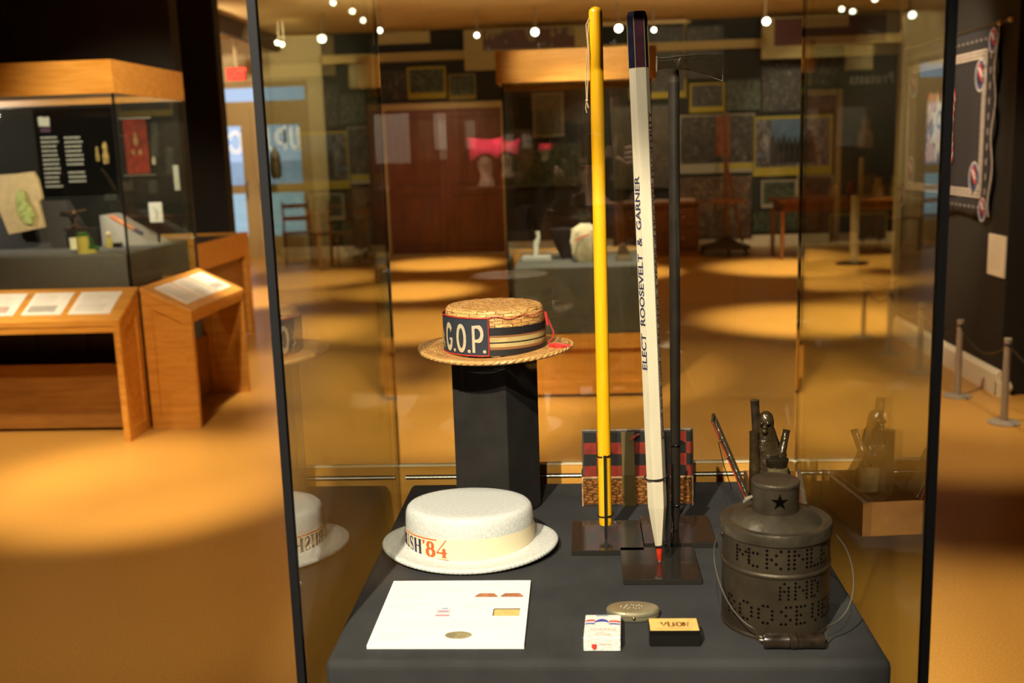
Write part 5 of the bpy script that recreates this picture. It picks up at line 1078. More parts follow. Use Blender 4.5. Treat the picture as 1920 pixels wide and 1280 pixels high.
sub(q, 'worn_edges', mat('worn_gold', (0.55, 0.42, 0.15), 0.5), capo, t)
def facetext(s, kface, d0, d1, hgt, cross0, mm, name, sp=1.0, bold=0.0):
    # letters run up the face between corner kface and kface+1; baseline at fraction cross0 of the face width
    vs, fs = textpts(s, 1.0, sp, bold); W0 = max(p[0] for p in vs); c0, c1 = hexp(kface, 0, S_ * 1.0), hexp(kface + 1, 0, S_ * 1.0)
    dirw = (c0 - c1).normalized() ; nrm = (c0 + c1) / 2 - PB; nrm = (nrm - AX * nrm.dot(AX)).normalized()
    out = []
    for x, y, z in vs: out.append(tuple(c1 + AX * (d0 + (d1 - d0) * x / W0) + dirw * (cross0 * S_ - y * hgt) * 1 + nrm * 0.0004))
    M().add(out, fs).build(name, mm, t)
# face order: find the faces by their outward direction
fdir = []
for k in range(6):
    c = (hexp(k, 0, 1) + hexp(k + 1, 0, 1)) / 2 - PB; fdir.append((math.degrees(math.atan2(c.y, c.x)) % 360, k))
def faceat(deg): return min(fdir, key=lambda q: abs((q[0] - deg + 180) % 360 - 180))[1]
LF, RF = faceat(270 + 7.2 - 60), faceat(270 + 7.2 + 60)
NAVI = mat('stencil_navy', (0.02, 0.02, 0.06), 0.5); MARI = mat('stencil_maroon', (0.16, 0.03, 0.02), 0.5)
def facetext2(s, kf, d0, d1, hgt, off, mm, name, sp=1.0, bold=0.0):
    vs, fs = textpts(s, 1.0, sp, bold); W0 = max(p[0] for p in vs)
    a, b = hexp(kf, 0, S_), hexp(kf + 1, 0, S_)
    L_, R_ = (a, b) if a.x < b.x or (abs(a.x - b.x) < 1e-4 and a.y < b.y) else (b, a)
    # reading upwards: letter tops point to the left edge of the face
    nrm = (a + b) / 2 - PB; nrm = (nrm - AX * nrm.dot(AX)).normalized(); up = nrm.cross(AX); 
    up = AX.cross(nrm) if False else up
    leftdir = AX.cross(nrm).normalized() * -1
    if leftdir.dot(nrm.cross(AX)) < 0: leftdir = -leftdir
    mid = (a + b) / 2
    # seen from outside, with AX up, the left side is  nrm x AX  or its opposite
    left = nrm.cross(AX).normalized()
    M().add([tuple(mid + AX * (d0 + (d1 - d0) * x / W0) + left * (off + y * hgt) + nrm * 0.0004) for x, y, z in vs], fs).build(name, mm, t)
facetext2('ELECT  ROOSEVELT  &  GARNER', LF, 0.344, 0.669, 0.0168, -0.0058, NAVI, 'navy_lettering', 1.0, 0.02)
facetext2('Pencil to be used to BALANCE 4 YEARS of HOOVER PROSPERITY', RF, 0.222, 0.772, 0.0165, -0.0058, MARI, 'maroon_lettering', 1.0, 0.02)

# ------------------------------------------------------------------ dark cane with glass hatchet handle
t = T('dark_cane', 'dark brown cane with a clear glass axe-head handle', 'cane', (0.1735, 1.895, DK + 0.01))
DC = mat('cane_dark', (0.050, 0.038, 0.026), 0.5, var=0.25, vscale=30)
M().tube([(0.1735, 1.895, 0.8305), (0.1735, 1.895, 0.8335), (0.1735, 1.895, 0.84), (0.1735, 1.895, 0.86), (0.1733, 1.895, 1.2), (0.1728, 1.895, 1.655)], [0.005, 0.0062, 0.0055, 0.0088, 0.0098, 0.0100], 24).build('shaft', DC, t, smooth=True)
M().tube([(0.1650, 1.888, 0.834), (0.1642, 1.887, 0.855)], 0.0012, 8).build('ferrule_pin', CHROME, t)
M().tube([(0.1728, 1.895, 1.655), (0.1728, 1.895, 1.660), (0.1726, 1.895, 1.676)], [0.0100, 0.0098, 0.0088], 20).build('collar', mat('cane_collar', (0.10, 0.07, 0.045), 0.35), t, smooth=True)
HG = glassmat('handle_glass', (0.80, 0.79, 0.74))
secs = [(0.1432, 1.6874, 0.0138, 0.0120), (0.1440, 1.6874, 0.0125, 0.0110), (0.1465, 1.6874, 0.0105, 0.0095), (0.158, 1.6878, 0.0100, 0.0092), (0.170, 1.6882, 0.0102, 0.0092), (0.176, 1.6880, 0.0118, 0.0098),
        (0.190, 1.6880, 0.0120, 0.0092), (0.205, 1.6872, 0.0140, 0.0080), (0.220, 1.6852, 0.0165, 0.0066), (0.235, 1.6822, 0.0190, 0.0050), (0.248, 1.6790, 0.0210, 0.0036), (0.2575, 1.6765, 0.0222, 0.0024)]
def hsec(k, n=24): x, z, a, b = secs[k]; return [(x, 1.895 + b * math.cos(q), z + a * math.sin(q)) for q in [2 * PI * i / n for i in range(n)]]
m = M(); n = 24; m.add([p for k in range(len(secs)) for p in hsec(k)], [(i * n + j, i * n + (j + 1) % n, (i + 1) * n + (j + 1) % n, (i + 1) * n + j) for i in range(len(secs) - 1) for j in range(n)] + [tuple(range(n - 1, -1, -1)), tuple(range((len(secs) - 1) * n, len(secs) * n))])
h = m.build('glass_handle', HG, t, smooth=True)
def hthread(f, r, name):   # pale threads painting highlights along the glass handle
    sub(M().tube([(x, 1.895 - b * 0.9 * math.cos(f), z + a * math.sin(f)) for x, z, a, b in secs[1:]], r, 6), name, mat('highlight_pale', (0.75, 0.68, 0.56), 0.25), h, t, smooth=True)
hthread(math.radians(75), 0.0006, 'highlight_line'); hthread(math.radians(30), 0.0005, 'highlight_line'); hthread(math.radians(-80), 0.0004, 'highlight_line')
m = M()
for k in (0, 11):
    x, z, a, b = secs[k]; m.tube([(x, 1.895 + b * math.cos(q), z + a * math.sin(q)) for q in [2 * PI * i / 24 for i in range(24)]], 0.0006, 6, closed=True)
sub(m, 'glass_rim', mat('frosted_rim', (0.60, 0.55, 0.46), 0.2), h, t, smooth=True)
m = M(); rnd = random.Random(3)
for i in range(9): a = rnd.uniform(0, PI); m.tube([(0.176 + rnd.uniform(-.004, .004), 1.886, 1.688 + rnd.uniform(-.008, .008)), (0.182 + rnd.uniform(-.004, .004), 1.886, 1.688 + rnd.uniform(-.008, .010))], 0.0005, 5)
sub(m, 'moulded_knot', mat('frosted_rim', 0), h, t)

# ------------------------------------------------------------------ checkered games box
t = T('games_box', 'leather-fronted games box with red and black checkered lid raised', 'box', (0.111, 2.06, DK))
LEA = None
mm, nt, N, L, P = nodes('crocodile_leather'); tc = N.new('ShaderNodeTexCoord'); v = N.new('ShaderNodeTexVoronoi'); v.inputs['Scale'].default_value = 95; v.feature = 'DISTANCE_TO_EDGE'
mp = N.new('ShaderNodeMapping'); mp.inputs['Scale'].default_value = (0.8, 1, 1.8); L.new(tc.outputs['Object'], mp.inputs[0]); L.new(mp.outputs[0], v.inputs['Vector'])
r = N.new('ShaderNodeValToRGB'); r.color_ramp.elements[0].color = (0.05, 0.014, 0.004, 1); r.color_ramp.elements[1].color = (0.30, 0.11, 0.022, 1); r.color_ramp.elements[1].position = 0.22
L.new(v.outputs['Distance'], r.inputs[0]); L.new(r.outputs[0], P.inputs['Base Color']); b = N.new('ShaderNodeBump'); b.inputs['Strength'].default_value = 0.7; b.inputs['Distance'].default_value = 0.003
L.new(v.outputs['Distance'], b.inputs['Height']); L.new(b.outputs[0], P.inputs['Normal']); P.inputs['Roughness'].default_value = 0.28; LEA = mm
X0, X1, Y0 = -0.003, 0.2245, 2.058
EDG = mat('box_edge', (0.05, 0.03, 0.018), 0.5, var=0.4, vscale=90)
m = M().box(X0, X1, Y0, Y0 + 0.006, DK, 0.8815); m.box(X0, X0 + 0.005, Y0 + 0.006, Y0 + 0.055, DK, 0.8815); m.box(X1 - 0.005, X1, Y0 + 0.006, Y0 + 0.055, DK, 0.8815); m.box(X0, X1, Y0 + 0.055, Y0 + 0.06, DK, 0.8815); m.box(X0 + 0.005, X1 - 0.005, Y0 + 0.006, Y0 + 0.055, DK, DK + 0.005)
m.build('case', EDG, t, bevel=0.0008)
M().box(X0 + 0.004, X1 - 0.004, Y0 - 0.0008, Y0, DK + 0.004, 0.8775).build('leather_front', LEA, t)
m = M().box(X0, X1, Y0 - 0.0012, Y0 + 0.003, 0.8795, 0.8825); m.box(X0, X0 + 0.003, Y0 - 0.0014, Y0, DK, 0.88); m.box(X1 - 0.003, X1, Y0 - 0.0014, Y0, DK, 0.88); m.build('worn_edge', mat('worn_tan', (0.45, 0.24, 0.11), 0.6, var=0.5, vscale=120), t)
yl = Y0 + 0.012; sl = 0.13   # lid leans back
def lidp(x, h, d=0.0): return (x, yl + h * sl + d, 0.879 + h)
LHT = 0.096; lx0, lx1 = X0 + 0.002, X1 + 0.002
m = M(); m.prism([(0, 0), (1, 0), (1, 1), (0, 1)], lambda u, v, q: lidp(lx0 + (lx1 - lx0) * u, LHT * v, q), 0.0, 0.005); lid = m.build('lid', EDG, t)
mk, mr = M(), M(); cw = 0.0262; x = lx0 + 0.0035; rr = [0.0, 0.0225, 0.0465, 0.0700, 0.0915]
for c in range(9):
    xa, xb = x + c * cw, min(x + (c + 1) * cw, lx1 - 0.003)
    if xb - xa < 0.003: continue
    for k in range(4):
        tgt = mr if (c + k) % 2 == 0 else mk
        tgt.add([lidp(xa, rr[k], -0.0005), lidp(xb, rr[k], -0.0005), lidp(xb, rr[k + 1], -0.0005), lidp(xa, rr[k + 1], -0.0005)], [(0, 1, 2, 3)])
sub(mk, 'black_squares', mat('square_black', (0.010, 0.008, 0.007), 0.4), lid, t); sub(mr, 'red_squares', mat('square_red', (0.20, 0.016, 0.006), 0.4, var=0.3, vscale=60), lid, t)
sub(M().prism([(0, 0), (1, 0), (1, 1), (0, 1)], lambda u, v, q: lidp(lx0 + (lx1 - lx0) * u, LHT - 0.001 + 0.0015 * v, q), -0.0008, 0.0055), 'silvered_edge', mat('edge_silver', (0.35, 0.30, 0.24), 0.45, 0.4, var=0.4, vscale=150), lid, t)
m = M(); BRS = mat('strap_brass', (0.12, 0.08, 0.022), 0.4, 0.25, var=0.15, vscale=10)
m.add([(0.0790, yl + 0.092 * sl - 0.012, 0.9735), (0.1050, yl + 0.092 * sl - 0.012, 0.9735), (0.1065, Y0 - 0.0030, 0.886), (0.0800, Y0 - 0.0030, 0.886), (0.1070, Y0 - 0.0032, DK), (0.0810, Y0 - 0.0032, DK)], [(3, 2, 1, 0), (5, 4, 2, 3)])
o = m.build('brass_strap', BRS, t); sm = o.modifiers.new('s', 'SOLIDIFY'); sm.thickness = 0.0012
m = M(); yk = yl + 0.08 * sl - 0.016
for k in range(4): m.tube([(0.096 + k * 0.0015, yk, 0.957 + k * 0.002), (0.106 + k * 0.001, yk, 0.9625 + k * 0.002), (0.113 + k * 0.001, yk, 0.9705)], 0.0009, 5)
m.build('red_ribbon', mat('ribbon_red', (0.42, 0.02, 0.01), 0.6), t)

# ------------------------------------------------------------------ open wooden box with figure inside, and its lid
bu, bv = Vector((0.994, -0.110, 0)), Vector((0.15, 0.9887, 0)); B0 = Vector((0.2996, 1.886, 0)); bw, bd = 0.113, 0.20
def bp_(u, v, z): p = B0 + bu * u + bv * v; return (p.x, p.y, z)
def bbox(m, u0, u1, v0, v1, z0, z1):
    m.add([bp_(u, v, z) for z in (z0, z1) for (u, v) in ((u0, v0), (u1, v0), (u1, v1), (u0, v1))], [(0, 3, 2, 1), (4, 5, 6, 7), (0, 1, 5, 4), (1, 2, 6, 5), (2, 3, 7, 6), (3, 0, 4, 7)]); return m
t = T('open_wooden_box', 'open wooden box behind the tin lantern, its lid leaning left', 'box', bp_(bw / 2, bd / 2, DK))
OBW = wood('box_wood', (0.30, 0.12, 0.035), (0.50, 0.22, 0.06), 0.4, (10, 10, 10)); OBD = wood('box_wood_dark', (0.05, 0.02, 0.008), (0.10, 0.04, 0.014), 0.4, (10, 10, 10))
th_ = 0.006; zr = 0.885
m = M(); bbox(m, 0, bw, 0, th_, DK, zr); bbox(m, 0, bw, bd - th_, bd, DK, zr); bbox(m, bw - th_, bw, th_, bd - th_, DK, zr); bbox(m, th_, bw - th_, th_, bd - th_, DK, DK + 0.004); m.build('body', OBW, t)
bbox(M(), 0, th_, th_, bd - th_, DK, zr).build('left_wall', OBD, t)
m = M(); bbox(m, bw - 0.007, bw + 0.001, 0, bd, zr, zr + 0.003); m.build('metal_rim', mat('rim_steel', (0.3, 0.27, 0.22), 0.35, 0.8, var=0.5, vscale=150), t)
LD = Vector((-0.0655, 0, 0.158)); ln = LD.normalized()
def lpnt(h, v, q): p = B0 + bv * (0.0 + v) + Vector((0.004, 0, zr)) + ln * h + Vector((ln.z, 0, -ln.x)) * q; return (p.x, p.y, p.z)
m = M(); m.prism([(-0.004, 0.0), (0.171, 0.0), (0.171, 0.055), (-0.004, 0.055)], lambda u, v, q: lpnt(u, v, q), 0.0, 0.005); lid = m.build('lid', mat('lid_dark', (0.030, 0.020, 0.013), 0.4, var=0.4, vscale=60), t)
m = M(); m.prism([(0.004, 0.006), (0.163, 0.006), (0.163, 0.05), (0.004, 0.05)], lambda u, v, q: lpnt(u, v, q), 0.005, 0.0065); sub(m, 'embossed_lining', mat('embossed_foil', (0.26, 0.22, 0.14), 0.35, 0.6, var=0.4, vscale=60, bump=0.9, bscale=90), lid, t)
m = M(); m.tube([lpnt(0.002, -0.001, 0.002), lpnt(0.08, -0.001, 0.001), lpnt(0.168, -0.001, 0.002)], 0.0012, 6); sub(m, 'red_edge', mat('edge_red', (0.40, 0.03, 0.01), 0.5, var=0.8, vscale=100), lid, t)
m = M(); 
for h in (0.095, 0.13): p = lpnt(h, -0.003, 0.002); m.ball(p, 0.002)
sub(m, 'pins', CHROME, lid, t)
m = M(); a = lpnt(0.13, -0.003, -0.002); m.tube([a, (a[0] + 0.010, a[1], a[2] - 0.045), (0.2795, 1.900, 0.905), (0.2955, 1.890, 0.884)], 0.0008, 6); m.build('stay_cord', BLACK, t)
# carved figure with tube
F = mat('carved_bronze', (0.045, 0.028, 0.012), 0.26, 0.35, var=0.5, vscale=28, bump=0.6, bscale=45)
fc = Vector((0.3945, 2.02, 0)); kx = 1.0
def fw(px, py, Y=2.0):
    d = ray(px, py); k = Y / d.y; return Vector((d.x * k, Y, EYE + d.z * k))
t = T('carved_figure', 'dark carved seated figure with a tube, standing in the open wooden box', 'figure', (0.365, 1.99, DK + 0.005))
def blob(prof, name, mm=F, wob=None, dy=1.0):   # prof: (px, py, half-width px)
    m = M(); Y = 2.0
    vs = []; fs = []; n = 24
    for i, (px, py, hw) in enumerate(prof):
        c = fw(px, py, Y); r = hw / F_PX * Y
        for j in range(n):
            a = 2 * PI * j / n; k = 1 + 0.07 * math.sin(3 * a + i * 1.7) + 0.04 * math.sin(7 * a + i * 2.9)
            vs.append((c.x + r * k * math.cos(a), Y + r * k * dy * math.sin(a), c.z))
    for i in range(len(prof) - 1):
        for j in range(n): fs.append((i * n + j, (i + 1) * n + j, (i + 1) * n + (j + 1) % n, i * n + (j + 1) % n))
    fs += [tuple(range(n)), tuple(range(len(prof) * n - 1, (len(prof) - 1) * n - 1, -1))]
    m.add(vs, fs); o = m.build(name, mm, t, smooth=True, angle=60); return o
blob([(1436, 771, 5), (1436, 776, 11), (1436, 786, 15), (1436, 800, 16), (1436, 812, 19), (1436, 830, 24), (1438, 850, 29), (1441, 868, 34), (1443, 885, 38), (1444, 905, 39), (1444, 960, 36)], 'torso', dy=0.75)
m = M(); a, b = fw(1415, 750, 2.03), fw(1419, 822, 2.03); m.tube([a, b], 0.0086, 20, caps=True); m.tube([a + Vector((0, 0, 0.0004)), a + (b - a) * 0.03], 0.0089, 20); m.build('tube', mat('tube_dark', (0.035, 0.022, 0.014), 0.25, 0.3, var=0.6, vscale=50), t, smooth=True)
m = M(); c, d_ = fw(1414, 809, 1.985), fw(1416, 900, 1.985); m.tube([c, c + (d_ - c) * 0.05, d_, d_ - Vector((0, 0, 0.03))], [0.0095, 0.0088, 0.0120, 0.012], 18); m.build('left_arm', F, t, smooth=True)
m = M(); c, d_ = fw(1475, 806, 2.0), fw(1466, 845, 1.985); m.tube([c, c + (d_ - c) * 0.1, d_, d_ - Vector((0, 0, 0.01))], [0.0075, 0.0065, 0.0085, 0.010], 14); m.build('right_arm', F, t, smooth=True)
m = M(); c = fw(1457, 862, 1.975); m.lathe([(0, -0.02), (0.018, -0.02), (0.021, -0.004), (0.0225, 0.0), (0.0205, 0.004), (0.014, 0.007), (0, 0.008)], c, 24, 1, 0.7); m.build('bowl', mat('bowl_dark', (0.028, 0.020, 0.012), 0.15, 0.4), t, smooth=True)
m = M(); c = fw(1458, 893, 1.972); m.lathe([(0, -0.03), (0.019, -0.03), (0.0205, 0.0), (0.020, 0.018), (0, 0.019)], c, 24, 1, 0.7); m.build('base_barrel', mat('barrel_brass', (0.20, 0.15, 0.07), 0.3, 0.5, var=0.6, vscale=60), t, smooth=True)
m = M(); c = fw(1436, 800, 1.970)
for (dx, dz, r) in ((-0.006, 0.004, 0.0045), (0.006, 0.004, 0.0045), (0.0, -0.004, 0.005), (0, -0.012, 0.006)): m.ball((c.x + dx, c.y + 0.012, c.z + dz), r)
m.build('face', F, t, smooth=True)

# ------------------------------------------------------------------ tin lantern (bucket) with punched letters
BC = (0.292, 1.535); BR_ = 0.0805
RUST = mat('rusted_tin', (0.062, 0.045, 0.028), 0.42, 0.55, var=0.35, vscale=16, bump=0.05, bscale=160); RUSTL = mat('tin_lid', (0.095, 0.074, 0.050), 0.36, 0.65, var=0.30, vscale=22, bump=0.1, bscale=100)
t = T('tin_lantern', 'round dark tin pail lantern with punched lettering and a wire bail', 'lantern', (BC[0], BC[1], DK))
C3 = (BC[0], BC[1], 0)
M().lathe([(0, DK), (BR_ + 0.001, DK), (BR_ + 0.0015, DK + 0.004), (BR_, DK + 0.006), (BR_, 0.917), (BR_ + 0.0022, 0.9195), (BR_ + 0.0022, 0.9225), (BR_, 0.925), (BR_, 0.972)], C3, 80).build('body', RUST, t, smooth=True)
M().lathe([(BR_ + 0.0002, 0.968), (BR_ + 0.0025, 0.968), (BR_ + 0.003, 0.981), (BR_ + 0.0015, 0.985), (BR_ - 0.004, 0.9855), (BR_ - 0.012, 0.984), (0.060, 0.990), (0.040, 0.998), (0.034, 0.999)], C3, 80, caps=False).build('lid', RUSTL, t, smooth=True, angle=25)
CH = (BC[0] - 0.001, BC[1], 0)
M().lathe([(0.0350, 0.997), (0.0348, 1.041)], CH, 56, caps=False).build('chimney', RUST, t, smooth=True)
M().lathe([(0.0356, 1.039), (0.0362, 1.0405), (0.0362, 1.0435), (0.0345, 1.0455), (0.030, 1.0445), (0.0, 1.0460)], CH, 56, caps=False).build('chimney_cap', RUSTL, t, smooth=True, angle=25)
HOLE = mat('hole_black', (0.002, 0.0018, 0.0015), 1.0, spec=0.0)
m = M(); pts = []
for i in range(10): a = PI / 2 + i * PI / 5; r = 0.0135 if i % 2 == 0 else 0.0052; pts.append((r * math.cos(a), r * math.sin(a)))
m.add([(CH[0] + 0.0356 * math.sin(x / 0.035), CH[1] - 0.0356 * math.cos(x / 0.035), 1.0205 + y) for x, y in pts], [tuple(range(10))]); m.build('star_cutout', HOLE, t)
FONT = {'M': ['1...1', '11.11', '1.1.1', '1...1', '1...1'], 'c': ['.....', '.11..', '1....', '1....', '.11..'], 'K': ['1..1', '1.1.', '11..', '1.1.', '1..1'], 'I': ['1', '1', '1', '1', '1'], 'N': ['1..1', '11.1', '1.11', '1..1', '1..1'],
        'L': ['1..', '1..', '1..', '1..', '111'], 'E': ['111', '1..', '11.', '1..', '111'], 'Y': ['1.1', '1.1', '.1.', '.1.', '.1.'], 'A': ['.1.', '1.1', '111', '1.1', '1.1'], 'D': ['11.', '1.1', '1.1', '1.1', '11.'],
        'R': ['11.', '1.1', '11.', '1.1', '1.1'], 'O': ['.11.', '1..1', '1..1', '1..1', '.11.'], 'S': ['.11', '1..', '.1.', '..1', '11.'], 'V': ['1.1', '1.1', '1.1', '1.1', '.1.'], 'T': ['111', '.1.', '.1.', '.1.', '.1.']}
m = M()
def dots(ch, ang, zc, pit, hr):
    g = FONT[ch]; cols = len(g[0])
    for r_ in range(5):
        for c_ in range(cols):
            if g[r_][c_] != '1': continue
            a0 = math.radians(ang) + ((c_ - (cols - 1) / 2) * pit) / BR_; z0 = zc + (2 - r_) * pit
            m.add([(BC[0] + (BR_ + 0.0006) * math.sin(a0 + hr * math.cos(q) / BR_), BC[1] - (BR_ + 0.0006) * math.cos(a0 + hr * math.cos(q) / BR_), z0 + hr * math.sin(q)) for q in [2 * PI * k / 8 for k in range(8)]], [tuple(range(8))])
for ch, a in (('M', -46), ('c', -29), ('K', -12), ('I', 3), ('N', 16), ('L', 33), ('E', 48), ('Y', 66)): dots(ch, a, 0.9485, 0.0066 if ch != 'M' else 0.0054, 0.0022)
for ch, a in (('A', -1), ('N', 17), ('D', 34)): dots(ch, a, 0.9000, 0.0060, 0.0021)
for ch, a in (('R', -62), ('O', -42), ('O', -20), ('S', 1), ('E', 17), ('V', 36), ('E', 52), ('L', 68), ('T', 84)): dots(ch, a, 0.8620, 0.0066, 0.0022)
m.build('punched_letters', HOLE, t)
GRIP = (0.301, 1.4345, DK + 0.0128)
m = M(); e1, e2 = (BC[0] - BR_ - 0.002, BC[1], 0.9605), (BC[0] + BR_ + 0.002, BC[1], 0.9615)
def bez(a, b, c, d, n=24): return [tuple((1 - u) ** 3 * a[i] + 3 * (1 - u) ** 2 * u * b[i] + 3 * (1 - u) * u * u * c[i] + u ** 3 * d[i] for i in range(3)) for u in [k / n for k in range(n + 1)]]
m.tube(bez(e1, (e1[0] - 0.032, 1.50, 0.955), (e1[0] - 0.010, 1.452, 0.865), (GRIP[0] - 0.056, 1.437, DK + 0.030), 26) + [(GRIP[0] - 0.049, 1.436, DK + 0.0135), (GRIP[0] - 0.042, 1.4345, GRIP[2])], 0.0011, 8)
m.tube(bez(e2, (e2[0] + 0.030, 1.49, 0.955), (e2[0] + 0.032, 1.452, 0.865), (GRIP[0] + 0.050, 1.437, DK + 0.035), 26) + [(GRIP[0] + 0.047, 1.436, DK + 0.015), (GRIP[0] + 0.042, 1.4345, GRIP[2])], 0.0011, 8)
m.build('wire_bail', mat('wire', (0.16, 0.13, 0.10), 0.35, 0.8), t, smooth=True)
m = M()
for s_ in (-1, 1): m.ball((BC[0] + s_ * (BR_ + 0.001), BC[1] - 0.003, 0.961), 0.005, sq=(0.5, 1, 1))
m.build('ear', RUST, t, smooth=True)
pr = [(-0.044, 0.006), (-0.0435, 0.0100), (-0.040, 0.0112), (-0.030, 0.0106), (-0.016, 0.0108), (-0.008, 0.0118), (-0.006, 0.0100), (-0.003, 0.0122), (0.003, 0.0122), (0.006, 0.0100), (0.008, 0.0118), (0.016, 0.0108), (0.030, 0.0106), (0.040, 0.0114), (0.0435, 0.0104), (0.044, 0.006)]
M().tube([(GRIP[0] + x, GRIP[1], GRIP[2]) for x, r in pr], [r for x, r in pr], 24).build('grip', mat('grip_black', (0.022, 0.014, 0.009), 0.22, var=0.5, vscale=60, coat=0.4), t, smooth=True, angle=30)
M().tube([(BC[0] - 0.0365, BC[1] - 0.004, 1.020), (BC[0] - 0.046, BC[1] - 0.006, 1.016), (BC[0] - 0.050, BC[1] - 0.006, 1.011)], [0.0022, 0.0035, 0.0015], 8).build('spout_tab', mat('tab_pale', (0.30, 0.26, 0.19), 0.4, 0.5), t, smooth=True)
ellathe(M(), [(0.006, 0.004, 0.985), (0.006, 0.004, 0.9895), (0.004, 0.0025, 0.9905)], (BC[0] - 0.045, BC[1] - 0.018, 0.002), 16).build('solder_spot', mat('tab_pale', 0), t)


# ================================================================== BEHIND THE CAMERA (seen only as reflections in the glass)
VY = 2 * 1.3645 + 2.9
hx, hz_ = wallpt(911, 292, VY); hy = -2.9
t = T('mannequin_head', 'brown mannequin head wearing a bright pink hat with two pointed corners', 'mannequin', (hx, hy, 0))
M().lathe([(0, hz_ - 0.17), (0.045, hz_ - 0.17), (0.05, hz_ - 0.16), (0.035, hz_ - 0.10), (0.055, hz_ - 0.04), (0.068, hz_ + 0.0), (0.055, hz_ + 0.06), (0, hz_ + 0.075)], (hx, hy, 0), 24, 1, 1.1).build('head', mat('mannequin_brown', (0.30, 0.20, 0.12), 0.7), t, smooth=True)
M().box(hx - 0.15, hx + 0.15, hy - 0.15, hy + 0.15, 0, hz_ - 0.17).build('block', mat('block_brown', (0.16, 0.07, 0.035), 0.6), t)
PINK = mat('pink_knit', (0.95, 0.030, 0.10), 0.85, bump=0.5, bscale=140)
m = M(); n = 28; rows = []
for i, (z, rx, ry, dip) in enumerate(((-0.045, 0.082, 0.085, 0.045), (-0.03, 0.088, 0.09, 0.04), (0.0, 0.090, 0.088, 0.03), (0.05, 0.095, 0.07, 0.0), (0.085, 0.100, 0.04, -0.022), (0.092, 0.100, 0.015, -0.024))):
    rows.append([(hx + rx * math.cos(a), hy + ry * math.sin(a), hz_ + 0.01 + z + dip * (math.sin(a) ** 2 if dip > 0 else (1 - abs(math.cos(a)) ** 1.5))) for a in [2 * PI * k / n for k in range(n)]])
m.add([p for r_ in rows for p in r_], [(i * n + j, i * n + (j + 1) % n, (i + 1) * n + (j + 1) % n, (i + 1) * n + j) for i in range(len(rows) - 1) for j in range(n)] + [tuple(range((len(rows) - 1) * n, len(rows) * n))])
m.build('pink_hat', PINK, t, smooth=True, angle=50)
spot((hx - 0.3, hy + 1.5, 3.1), (hx, hy, hz_ + 0.02), 1500, 9, (1, 0.85, 0.7), 0.3, 0.03)  # added strong lamp, so the pink hat reflects brightly
t = T('sheet_board', 'dark board on feet with two pale sheets, behind the viewer', 'board', (-0.95, -3.4, 0))
x0, z0 = wallpt(690, 200, VY + 0.5); x1, z1 = wallpt(850, 420, VY + 0.5)
M().box(x0 - 0.02, x1 + 0.05, -3.42, -3.40, 0.3, z0 + 0.02).build('panel', REDWOOD, t)
for x in (x0, x1): M().box(x - 0.02, x + 0.02, -3.55, -3.27, 0, 0.3).build('foot', BLACK, t)
for (a, b, c, d) in ((700, 215, 770, 305), (812, 213, 838, 280)):
    xa, za = wallpt(a, b, VY + 0.5); xb, zb_ = wallpt(c, d, VY + 0.5); M().box(xa, xb, -3.40, -3.396, zb_, za).build('sheet', mat('sheet_pale', (0.7, 0.6, 0.5), 0.7), t)
spot((-0.6, -1.9, 3.1), (-0.95, -3.4, 1.6), 420, 20, (1, 0.85, 0.7), 0.5, 0.03)  # added lamp, lights the pale sheets for their reflection

# the photographer, standing just behind the lens
def skin(name, chains, radii, m_, parent, sub_=2):
    me = bpy.data.meshes.new(name); vs = []; es = []; idx = {}
    for ch in chains:
        prev = None
        for p in ch:
            k = tuple(round(c, 4) for c in p[:3])
            if k not in idx: idx[k] = len(vs); vs.append(k); radii_.append(p[3])
            if prev is not None and prev != idx[k]: es.append((prev, idx[k]))
            prev = idx[k]
    o0 = parent.matrix_world.translation
    me.from_pydata([tuple(Vector(v) - o0) for v in vs], es, []); me.materials.append(m_)
    o = bpy.data.objects.new(name, me); COL.objects.link(o); o.parent = parent; o['_abs'] = list(o0)
    md = o.modifiers.new('skin', 'SKIN'); md.use_smooth_shade = True
    if not me.skin_vertices: me.attributes.new  # created by the modifier below
    bm = bmesh.new(); bm.from_mesh(me); L_ = bm.verts.layers.skin.verify(); bm.verts.ensure_lookup_table()
    for i, v in enumerate(bm.verts): r_ = radii_[i]; v[L_].radius = (r_, r_) if not isinstance(r_, tuple) else r_; v[L_].use_root = (i == 0)
    bm.to_mesh(me); bm.free()
    sd = o.modifiers.new('sub', 'SUBSURF'); sd.levels = sub_; sd.render_levels = sub_
    return o
import bmesh
PX, PY = 0.02, -0.30
t = T('photographer', 'person in dark clothes holding a camera up to the face, behind the viewer', 'person', (PX, PY, 0))
SKINM = mat('skin', (0.52, 0.30, 0.20), 0.5); CLO = mat('dark_jacket', (0.012, 0.012, 0.014), 0.85); TRO = mat('dark_trousers', (0.010, 0.010, 0.012), 0.85)
hips = (PX, PY, 0.90, 0.13)
sl_, sr_ = (PX - 0.17, PY + 0.0, 1.34, 0.055), (PX + 0.17, PY + 0.0, 1.34, 0.055)
el_, er_ = (PX - 0.20, PY + 0.12, 1.13, 0.042), (PX + 0.20, PY + 0.12, 1.13, 0.042)
wl_, wr_ = (PX - 0.06, -0.13, 1.40, 0.028), (PX + 0.125, -0.14, 1.44, 0.028)
radii_ = []
body = [[(PX, PY, 0.90, 0.11), (PX, PY, 1.10, 0.11), (PX, PY, 1.30, 0.12), (PX, PY, 1.385, 0.055), (PX, PY + 0.005, 1.43, 0.05), (PX, PY + 0.02, 1.50, 0.068), (PX, PY + 0.02, 1.58, 0.085), (PX, PY + 0.015, 1.64, 0.065)]]
